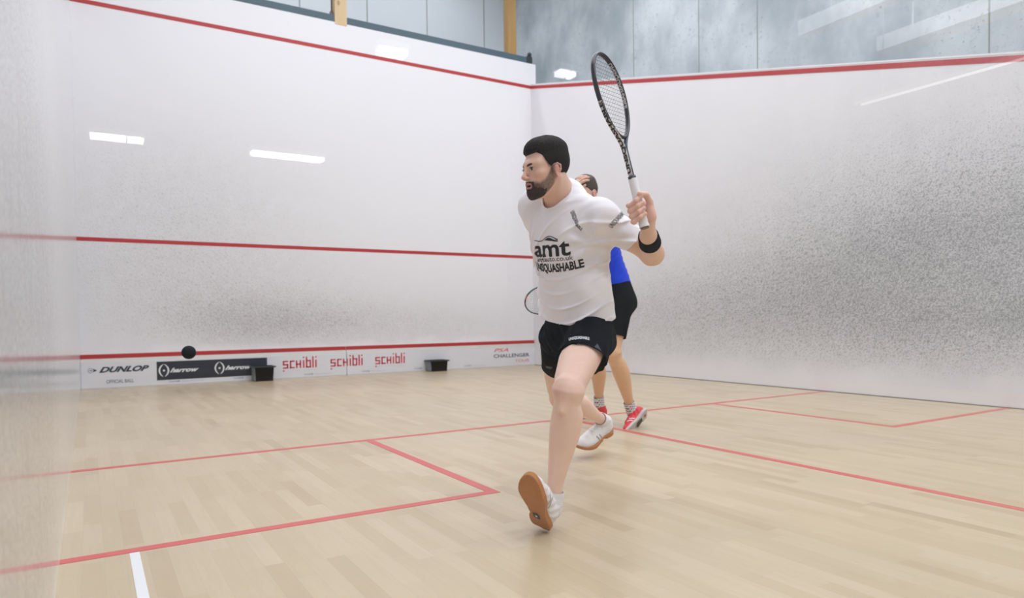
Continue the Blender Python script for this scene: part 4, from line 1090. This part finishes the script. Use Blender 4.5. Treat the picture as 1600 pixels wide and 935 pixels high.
flat_print('lettering', bm, ray_pt(892, 398), ux, uy, PRINTB)
bm = bmesh.new()    # the car outline over the letters
stroke2(bm, [(-.19, .066), (-.155, .064), (-.135, .063), (-.115, .074), (-.100, .080), (-.085, .079), (-.072, .074), (-.058, .068), (-.050, .064)], [.002, .003, .003, .003, .0035, .003, .003, .004, .006])
poly2(bm, [(-.122, .0655), (-.102, .0745), (-.090, .0735), (-.070, .066), (-.050, .060), (-.050, .0555), (-.075, .0600), (-.105, .0635)])
flat_print('emblem', bm, ray_pt(892, 398), ux, uy, PRINTB, anchor='l')
bm = fit_text('amtauto.co.uk', .19, .019, bold=.006); flat_print('lettering', bm, ray_pt(896, 406), ux, uy, PRINTB)
bm = fit_text('UNSQUASHABLE', .245, .032, bold=.035); flat_print('lettering', bm, ray_pt(913, 417), ux, uy, PRINTB, bow=.010)
a0 = ray_pt(891, 332); a1 = ray_pt(908, 361); dd_ = nrm(a1-a0); nn = nrm(np.cross(dd_, FWD1)); nn = nn if nn@L1 > 0 else -nn
bm = fit_text('UNSQUASHABLE', float(np.linalg.norm(a1-a0)), .016, bold=.012); flat_print('lettering', bm, a0, dd_, nn, PRINTB, anchor='l')
a0 = ray_pt(956, 357); a1 = ray_pt(975, 336); dd_ = nrm(a1-a0); vd = nrm(a0-CAM_POS); nn = nrm(np.cross(vd, dd_)); nn = nn if nn[2] > 0 else -nn
bm = fit_text('UNSQUASHABLE', .118, .018, bold=.012); flat_print('lettering', bm, a0, dd_, nn, PRINTB, anchor='l', dirn=vd)

# ---- shorts
def leg_tube(hip, knee, frac, r0, r1, front): e = hip+(knee-hip)*frac; return Loft(hip+(knee-hip)*.06, e+nrm(knee-hip)*.03, front, [(0, r0, r0*1.04), (.5, (r0+r1)/2, (r0+r1)/2+.004), (1, r1, r1*1.04)]), e
tL, eL = leg_tube(hipL, kneL, .53, .090, .092, frontL); tR, eR = leg_tube(hipR, kneR, .52, .100, .092, frontR)
waist = pel+(nek-pel)*.12; bott = pel-(nek-pel)*.20-UPV*.01
sp = Loft(bott, waist, T1, [(0, .150, .110), (.35, .160, .122), (.7, .150, .112), (1, .142, .104)], L1)
dkL, dkR = nrm(kneL-hipL), nrm(kneR-hipR)
nL_ = nrm(dkL-frontL*.38); nR_ = nrm(dkR-UPV*.4)
def sfold(d, P): 
    q = P-pel; return d-.0050*hnoise(P, 22, 21)-.002*hnoise(P, 60, 22)-.003*np.sin(2*PI*((q@W1)*.8+(q@L1)*.9)/.05)*ss(q@T1, -.02, .08)*.7
shorts = [u_(0, sp), u_(.05, tL), u_(.05, tR), u_(.05, Ell(pel-T1*.06-W1*.09+L1*.045, (.082,)*3)), u_(.05, Ell(pel-T1*.06-W1*.09-L1*.05, (.082,)*3)), ('f', 0, sfold)]
sho, HV, HF = sdf_obj('shorts', shorts, QH*1.2, SHORTN, p1, smooth=2, cuts=(Near(Plane(eL, nL_), eL+nL_*.10, .17), Near(Plane(eR, nR_), eR+nR_*.10, .16)), thick=.003, pad=.02)
htree = BVHTree.FromPolygons([Vector(v) for v in HV], [tuple(f) for f in HF])
def hpt(u, v): 
    d = Vector(nrm(A_(u, v, 3)-CAM_POS)); h = htree.ray_cast(Vector(CAM_POS), d, 6); return np.array(h[0]) if h[0] is not None else A_(u, v, 2.8)
a0, a1 = hpt(889, 533), hpt(921, 532); dd_ = nrm(a1-a0); vd = nrm(a0-CAM_POS); nn = nrm(np.cross(vd, dd_)); nn = nn if nn[2] > 0 else -nn
bm = fit_text('UNSQUASHABLE', float(np.linalg.norm(a1-a0)), .010, bold=.03); wd = max(v.co.x for v in bm.verts)
for v in bm.verts: v.co.y += .006*(1-((v.co.x/wd)*2-1)**2)
project_print('lettering', bm, lambda a, b: a0+dd_*a+nn*b-vd*.1, htree, vd, PRINTW, sho)
MESHG = simple('shorts_mesh_grey', srgb(74, 78, 92), .8)
def patch(pts):
    bm = bmesh.new(); c = np.mean([hpt(*p) for p in pts], 0); vd = nrm(c-CAM_POS)
    bm.faces.new([bm.verts.new((p[0]/1000, -p[1]/1000, 0)) for p in pts][::-1])
    project_print('vent_panel', bm, lambda a, b: A_(a*1000, -b*1000, 2.3), htree, vd, MESHG, sho, cut=.003)
patch([(925, 545), (933, 536), (940, 549), (941, 556)]); patch([(850, 571), (858, 572), (866, 574), (862, 578), (853, 576)])
# ---- wristband, socks, shoes
w0 = wrL; wa = nrm(elL-wrL)
wb = [u_(0, Cone(w0-wa*.004, w0+wa*.085, .0385, .044)), ('i', .004, Plane(w0+wa*.083, wa)), ('i', .004, Plane(w0-wa*.002, -wa))]
sdf_obj('wristband', wb, .002, BAND, p1, smooth=1)
make_sock(SL, ankL, kneL, .035, p1, SOCKW, QH); make_sock(SR, ankR, kneR, .050, p1, SOCKW, QH)
r1, _, _ = make_shoe(SL, p1, ankL, QH, (GUM, SHOEW, LACEW, MARKG), flipy=-1); r1['label'] = 'white shoe with its brown sole lifted to view'
# dark mark in the waist of the lifted sole
bm = bmesh.new()
pp_ = lambda x, y, off: SL.p(x, y, -off)
for pts, mi, off in (([(.078, -.014), (.104, -.016), (.112, .004), (.100, .014), (.076, .012)], 0, .0012), ([(.086, -.004), (.094, -.006), (.096, .004), (.088, .005)], 1, .0022)):
    f = bm.faces.new([bm.verts.new(pp_(x, y, off)) for x, y in pts]); f.material_index = mi
obj('sole_emblem', bm, [PRINTB, LACEW], r1)
r2, _, _ = make_shoe(SR, p1, ankR, QH, (GUM, SHOEW, LACEW, MARKG), flipy=1)

# ================================================================== RACKETS
def make_racket(butt, axis, xdir, label, cols, detail=True, fk=1.0):
    z = nrm(axis); x = np.asarray(xdir, float); x = nrm(x-z*(x@z)); y = np.cross(z, x)
    W = lambda a, b, c: np.asarray(butt)+x*a+y*b+z*c
    root = empty('squash_racket', tuple(W(0, 0, .07))); tag(root, label, 'racket')
    frame_m, grip_m, string_m, arm_m, let_m, throat_m = cols
    ZC, AT, AB, HW = .530, .150, .178, .100
    def head(th):       # th = 0 at the tip, going round by the +x side
        s, c = math.sin(th), math.cos(th); e = 1.0 if c > 0 else 1.0+.10*c*c
        return HW*math.copysign(abs(s)**.92, s)*(1-.10*max(0, -c)**2), ZC+(AT if c > 0 else AB)*math.copysign(abs(c)**1.02, c)
    bm = bmesh.new(); N = 96
    tube(bm, [W(head(2*PI*i/N)[0], 0, head(2*PI*i/N)[1]) for i in range(N)], (.0098*fk, .0058*fk), 10, closed=True, flat=tuple(y))
    obj('head_frame', bm, frame_m, root)
    # two arms of the throat leave the head tangentially and meet in the shaft
    for sg in (-1, 1):
        P = []
        for t_ in np.linspace(0, 1, 14):
            th = PI*.70; hx, hz = head(th); q0 = np.array([hx, hz]); q3 = np.array([.0055, .300]); q1 = q0+np.array([-.018, -.055]); q2 = np.array([.013, .350])
            b = (1-t_)**3*q0+3*(1-t_)**2*t_*q1+3*(1-t_)*t_*t_*q2+t_**3*q3; P.append(W(sg*b[0], 0, b[1]))
        P += [W(sg*.0050, 0, .27), W(sg*.0045, 0, .18)]
        bm = bmesh.new(); tube(bm, P, (.0090, .0056), 10, flat=tuple(y)); obj('throat_arm', bm, (arm_m if sg < 0 else throat_m), root)
    bm = bmesh.new(); tube(bm, [W(-.012+.024*k/6, 0, .318+.006*abs(k/3-1)) for k in range(7)], (.0078, .004), 8, flat=tuple(y)); obj('throat_bridge', bm, throat_m, root)
    # grip with the turns of its tape, butt cap
    bm = bmesh.new(); K = 76; rings = []
    for i in range(K+1):
        c = .004+.186*i/K; r = .0155-.0015*(i/K)+.002*max(0, 1-i/9)**2; ring = []
        for k in range(20):
            a = 2*PI*k/20; ph = (c/.024-k/20) % 1.0; rr = r+.0006*(1-abs(2*ph-1))**.5
            ring.append(bm.verts.new(W(rr*1.02*math.cos(a), rr*1.12*math.sin(a), c)))
        rings.append(ring)
    for i in range(K):
        for k in range(20): f = bm.faces.new((rings[i][k], rings[i][(k+1) % 20], rings[i+1][(k+1) % 20], rings[i+1][k])); f.smooth = True
    bm.faces.new(rings[-1]); bm.faces.new(rings[0][::-1]); obj('grip', bm, grip_m, root)
    bm = bmesh.new(); tube(bm, [W(0, 0, .0035), W(0, 0, -.001)], .0160, 20); obj('butt_cap', bm, simple('butt_brown', srgb(120, 96, 92), .6), root)
    bm = bmesh.new(); tube(bm, [W(0, 0, .188), W(0, 0, .200)], .0150, 20); obj('grip_collar', bm, simple('collar_grey', srgb(60, 60, 70), .5), root)
    # strings
    bm = bmesh.new()
    def span(fix, horiz):
        pts = [head(2*PI*i/720) for i in range(720)]
        v = [p[0] if horiz else p[1] for p in pts if abs((p[1] if horiz else p[0])-fix) < .0022]
        return (min(v), max(v)) if v else (0, 0)
    for k in range(14):
        xx = -.081+.0125*k; a, b = span(xx, False)
        if b-a > .03: tube(bm, [W(xx, .0004, a), W(xx, -.0004, b)], .00062, 4, cap=False)
    for k in range(19):
        zz = ZC-AB+.022+.0160*k; a, b = span(zz, True)
        if b-a > .03: tube(bm, [W(a, -.0006, zz), W(b, .0006, zz)], .00066, 4, cap=False)
    obj('strings', bm, string_m, root)
    if detail:
        def path_print(body, pts, out, hgt, mat, bold=.03, strip=None):
            """letters along a run of points, standing across the beam"""
            P = [Vector(p) for p in pts]; S = [0]
            for i in range(1, len(P)): S.append(S[-1]+(P[i]-P[i-1]).length)
            tot = S[-1]
            def mp(a, b, off):
                a = min(max(a, 0), tot); i = min(max(int(np.searchsorted(S, a))-1, 0), len(P)-2); t_ = (a-S[i])/(S[i+1]-S[i]); p = P[i].lerp(P[i+1], t_)
                o = Vector(out(i+t_)); yv = Vector(y); return p+o*(.0064+off)*math.sqrt(max(0, 1-(b/.0115)**2))+yv*b
            if strip is not None:
                b2 = bmesh.new(); n = 40; R0 = []
                for i in range(n+1): R0.append([b2.verts.new(mp(tot*i/n, q, .0002)) for q in (-.0082, -.0055, -.0027, 0, .0027, .0055, .0082)])
                for i in range(n):
                    for j in range(6): b2.faces.new((R0[i][j], R0[i+1][j], R0[i+1][j+1], R0[i][j+1]))
                obj('decal', b2, strip, root)
            b2 = fit_text(body, tot*.97, hgt, bold=bold)
            bmesh.ops.triangulate(b2, faces=b2.faces)
            for _ in range(3):
                es = [e for e in b2.edges if e.calc_length() > .005]
                if not es: break
                bmesh.ops.subdivide_edges(b2, edges=es, cuts=1); bmesh.ops.triangulate(b2, faces=b2.faces)
            for v in b2.verts: v.co = mp(v.co.x+tot*.015, (v.co.y-hgt/2), .0009)
            obj('lettering', b2, mat, root)
        # outer flank of the near (-x) side: from the top of the shaft up to the lower head
        pts = [W(-.0052, 0, .205), W(-.0052, 0, .25), W(-.0058, 0, .300)]
        for t_ in np.linspace(.15, 1, 12):
            th = PI*.70; hx, hz = head(th); q3 = np.array([hx, hz]); q0 = np.array([.0055, .300]); q2 = q3+np.array([-.018, -.055]); q1 = np.array([.013, .350])
            b = (1-t_)**3*q0+3*(1-t_)**2*t_*q1+3*(1-t_)*t_*t_*q2+t_**3*q3; pts.append(W(-b[0], 0, b[1]))
        for th in np.linspace(PI*.68, PI*.60, 5): hx, hz = head(th); pts.append(W(-hx, 0, hz))
        path_print('UNSQUASHABLE', pts, lambda i: -x, .0135, let_m, strip=arm_m, bold=.05)
        # inner flank of the far (+x) side, upper half
        pts = []
        for th in np.linspace(PI*.16, PI*.60, 18): hx, hz = head(th); pts.append(W(hx, 0, hz))
        def inn(i): th = PI*.16+(PI*.44)*i/17; return -(x*math.sin(th)+z*math.cos(th)*.6)/np.linalg.norm([math.sin(th), math.cos(th)*.6])
        path_print('UNSQUASHABLE', pts, inn, .0125, simple('racket_letter_pale', srgb(204, 198, 200), .5), bold=.04)
    return root
FRB = simple('racket_black', srgb(30, 30, 38), .35, spec=.6); THB = simple('racket_slate_blue', srgb(58, 74, 92), .35); ARMW = simple('racket_white_panel', srgb(206, 198, 200), .4)
STRG = simple('string_grey', srgb(70, 74, 84), .5); GRW = simple('grip_tape_white', srgb(236, 234, 236), .6, bump=.2, bscale=300)
make_racket(rb_, RAX, CR*.64+CF*.77, 'black racket with white lettered throat held up by the front player', (FRB, GRW, STRG, ARMW, simple('racket_letter_black', srgb(24, 20, 26), .5), THB))
q0, q1 = A_(822, 471, 4.62), A_(955, 462, 5.02)
r2ax = nrm(q0-q1); tip2 = A_(819.5, 471, 4.62)
ft = NT('racket_teal_red'); X, Y, Z = ft.pos()
n_ = ft.noise(ft.vec(X, Y, Z), 12.0, 2); ft.L.new(ft.mix(ft.step(n_, .50, .56), c4(srgb(24, 62, 60)), c4(srgb(196, 84, 66))), ft.b.inputs['Base Color']); ft.b.inputs['Roughness'].default_value = .35
R2B = tip2-r2ax*.686
make_racket(R2B, r2ax, UPV*.93-CF*.37, 'dark teal and red racket pointing out behind the front player', (ft.m, GRW, simple('string_white', srgb(150, 152, 156), .5), ft.m, ARMW, ft.m), detail=False, fk=.75)

# ================================================================== THE PLAYER IN BLUE BEHIND
H2 = .0042
p2 = empty('person', tuple(A_(950, 640, 4.95)*[1, 1, 0]))
tag(p2, 'person in blue shirt and black shorts with red shoes, hand to forehead', 'person')
beard_on[0] = False
T2 = nrm(hdir(78)); Lq = np.cross(UPV, T2)      # faces the left of the picture; its own left side is towards the viewer
hipN, kneN = A_(968, 466, 4.82), A_(957, 551, 4.74); hipF, kneF = A_(952, 466, 5.02), A_(930, 556, 5.16)
S2N = shoe_frame(A_(1013, 643, 4.93), A_(985, 678, 4.82), UPV*.20-CR*.80+CF*.50)
S2F = shoe_frame(A_(948, 655, 5.33), A_(893, 652, 5.40), UPV)
anN, anF = S2N.p(.058, 0, .100), S2F.p(.058, 0, .098)
pel2, nek2 = A_(959, 458, 4.92), A_(922, 322, 4.92)
hc2 = A_(915, 302, 4.88)
hf2 = nrm(hdir(48)*math.cos(math.radians(20))-UPV*math.sin(math.radians(20))); hu2 = nrm(UPV+hdir(48)*.35)
HH2 = frame_from(hc2, hu2, hf2)
W2 = nrm(nek2-pel2)
sN, eN, wN = A_(930, 347, 4.76), A_(926, 410, 4.68), R2B+r2ax*.07-UPV*.02+CF*.05
sF, eF, wF = A_(924, 344, 5.06), A_(884, 352, 4.86), A_(893, 300, 4.84)
b2 = [u_(0, Loft(pel2-W2*.10, nek2, T2, [(0, .124, .090), (.25, .128, .090), (.5, .134, .094), (.8, .150, .098), (.93, .11, .070), (1, .07, .055)], Lq))]
nb2 = nek2-UPV*.01; jw2 = HH2.p(0, -.02, -.055)
b2 += [u_(.03, Cone(nb2, jw2, .060, .055))]
for s in (sN, sF): b2 += [u_(.05, Cone(nb2, s, .045, .050)), u_(.04, Ell(s, (.055,)*3))]
b2 += [u_(.012, Group(head_ops(HH2)))]
b2 += arm_ops(sN, eN, wN, -T2)+arm_ops(sF, eF, wF, -UPV)
b2 += grip_hand(R2B+r2ax*.07, r2ax, UPV, CF, wN)
b2 += open_hand(wF, nrm(HH2.p(-.02, .075, .075)-wF)+UPV*.25, nrm(hc2-wF), CR+UPV*.1, curl=14, spread=7)
b2 += leg_ops(hipN, kneN, anN, nrm(T2+CF*.2), .98)+leg_ops(hipF, kneF, anF, T2, .98)+foot_ops(S2N)+foot_ops(S2F)
SK0[:] = srgb(226, 184, 148)
sdf_obj('body', b2, H2, SKIN, p2, tint=skin_tint(HH2, [], None, []), smooth=1)
def hair2_thick(q):
    x, y, z = q[:, 0], q[:, 1], q[:, 2]
    line = np.interp(y, [-.12, -.09, -.062, -.045, -.028, -.005, .012, .026, .036, .060, .080], [-.070, -.066, -.055, -.038, .010, .014, .006, .018, .036, .052, .050])
    m = ss(z-line, -.006, .008); t = .004+.010*ss(z, .045, .10)+.006*ss(y, .01, .07)*ss(z, .04, .07); return t*m-.004*(1-m)
sdf_obj('hair', shell_of(skull_ops(HH2), HH2, hair2_thick, .0012, 420, 7)+[s_(.004, HH2.ell((m*.084, -.010, -.006), (.012, .022, .030))) for m in (-1, 1)], .0035, HAIR2, p2, smooth=0, pad=.03)
eye(HH2, -1, p2); eye(HH2, 1, p2)
def f2(d, P): q = P-pel2; return d-ss(q@W2, .02, .10)*(.004*hnoise(P, 22, 31)-.003*np.sin(2*PI*((q@W2)*1.2+(q@T2)*.8+.01*hnoise(P, 20, 33))/.06)*.6)
hem2 = Plane(A_(970, 444, 4.9), nrm(-W2*.5-UPV)); e1_, e2_ = sN+(eN-sN)*.62, sF+(eF-sF)*.62; d1_, d2_ = nrm(eN-sN), nrm(eF-sF)
nc2 = Cone(nb2+T2*.02, nb2+(jw2-nb2)*1.4, .064, .074)
sh2 = [u_(0, Loft(pel2-W2*.06, nek2, T2, [(0, .168, .135), (.12, .165, .130), (.3, .158, .122), (.55, .162, .122), (.8, .165, .112), (.94, .12, .085), (1, .09, .07)], Lq)),
       u_(.05, Cone(nb2-UPV*.02, sN, .058, .064)), u_(.05, Cone(nb2-UPV*.02, sF, .058, .064)), u_(.04, Cone(sN, e1_+d1_*.03, .068, .062)), u_(.04, Cone(sF, e2_+d2_*.03, .068, .062)), ('f', 0, f2)]
sdf_obj('shirt', sh2, H2, SHIRTB, p2, smooth=2, cuts=(hem2, Near(Plane(e1_, d1_), e1_+d1_*.035, .080), Near(Plane(e2_, d2_), e2_+d2_*.035, .080), lambda P: -nc2(P)), pad=.02)
tN, eN2 = leg_tube(hipN, kneN, .72, .095, .074, T2); tF, eF2 = leg_tube(hipF, kneF, .72, .098, .088, T2)
dN2, dF2 = nrm(kneN-hipN), nrm(kneF-hipF)
so2 = [u_(0, Loft(pel2-W2*.13, pel2+W2*.10, T2, [(0, .150, .115), (.4, .155, .125), (.75, .158, .126), (1, .145, .110)], Lq)), u_(.06, tN), u_(.06, tF),
       u_(.06, Ell(A_(971, 468, 4.82), (.094, .094, .105))), u_(.06, Ell(A_(966, 468, 5.0), (.090, .090, .105))), ('f', 0, lambda d, P: d-.0025*hnoise(P, 28, 41))]
sdf_obj('shorts', so2, H2, SHORTB, p2, smooth=2, cuts=(Near(Plane(eN2, dN2), eN2+dN2*.05, .125), Near(Plane(eF2, dF2), eF2+dF2*.05, .125)), pad=.02)
# socks with their rows of dark dots, red shoes
t = NT('sock_dotted'); X, Y, Z = t.pos()
vx = t.math('ABSOLUTE', t.sub(t.math('FRACT', t.mul(t.add(X, t.mul(Y, .3)), 1/.0135)), .5)); vz = t.math('ABSOLUTE', t.sub(t.math('FRACT', t.mul(Z, 1/.017)), .5))
dot = t.mul(t.sub(1.0, t.step(vx, .18, .24)), t.sub(1.0, t.step(vz, .20, .28)))
t.L.new(t.mix(dot, c4(srgb(222, 222, 226)), c4(srgb(34, 42, 56))), t.b.inputs['Base Color']); t.b.inputs['Roughness'].default_value = .85; SOCKD = t.m
make_sock(S2N, anN, kneN, .085, p2, SOCKD, H2, r=.040); make_sock(S2F, anF, kneF, .085, p2, SOCKD, H2, r=.040)
SHOER = simple('shoe_red', srgb(214, 26, 48), .5, var=.08, vscale=40, bump=.2, bscale=600); LACER = simple('lace_red', srgb(196, 30, 48), .6); SOLEG = simple('sole_grey', srgb(196, 188, 186), .5)
rr, uo, _ = make_shoe(S2N, p2, anN, H2, (SOLEG, SHOER, LACER, simple('shoe_mark_white', srgb(236, 236, 238), .5)), flipy=-1)
rr['label'] = 'red shoe with its grey sole lifted to view'
bm = bmesh.new()
def disc(bm, cx, cy, r, off, mi, n=18, sx=1.0): f = bm.faces.new([bm.verts.new(S2N.p(cx+r*sx*math.cos(2*PI*k/n), cy+r*math.sin(2*PI*k/n), -off)) for k in range(n)]); f.material_index = mi
disc(bm, .046, 0, .012, .0030, 0)
f = bm.faces.new([bm.verts.new(S2N.p(a, b, -.0030)) for a, b in ((.085, -.018), (.140, -.026), (.160, .0), (.140, .024), (.085, .016))]); f.material_index = 1
obj('sole_emblem', bm, [SHOER, simple('sole_black', srgb(30, 30, 32), .5)], rr)
# white chevron on the heel
bm = bmesh.new(); hp = lambda b, c: S2N.p(-.0018-.0*abs(b)+.9*b*b/.04, b, c)
for sg in (-1, 1): bm.faces.new([bm.verts.new(hp(sg*x_, c_)) for x_, c_ in ((.000, .078), (.004, .078), (.015, .052), (.009, .052))])
obj('heel_mark', bm, simple('heel_white', srgb(236, 236, 238), .5), rr)
make_shoe(S2F, p2, anF, H2, (SOLEG, SHOER, LACER, simple('shoe_mark_white2', srgb(236, 236, 238), .5)), flipy=1)
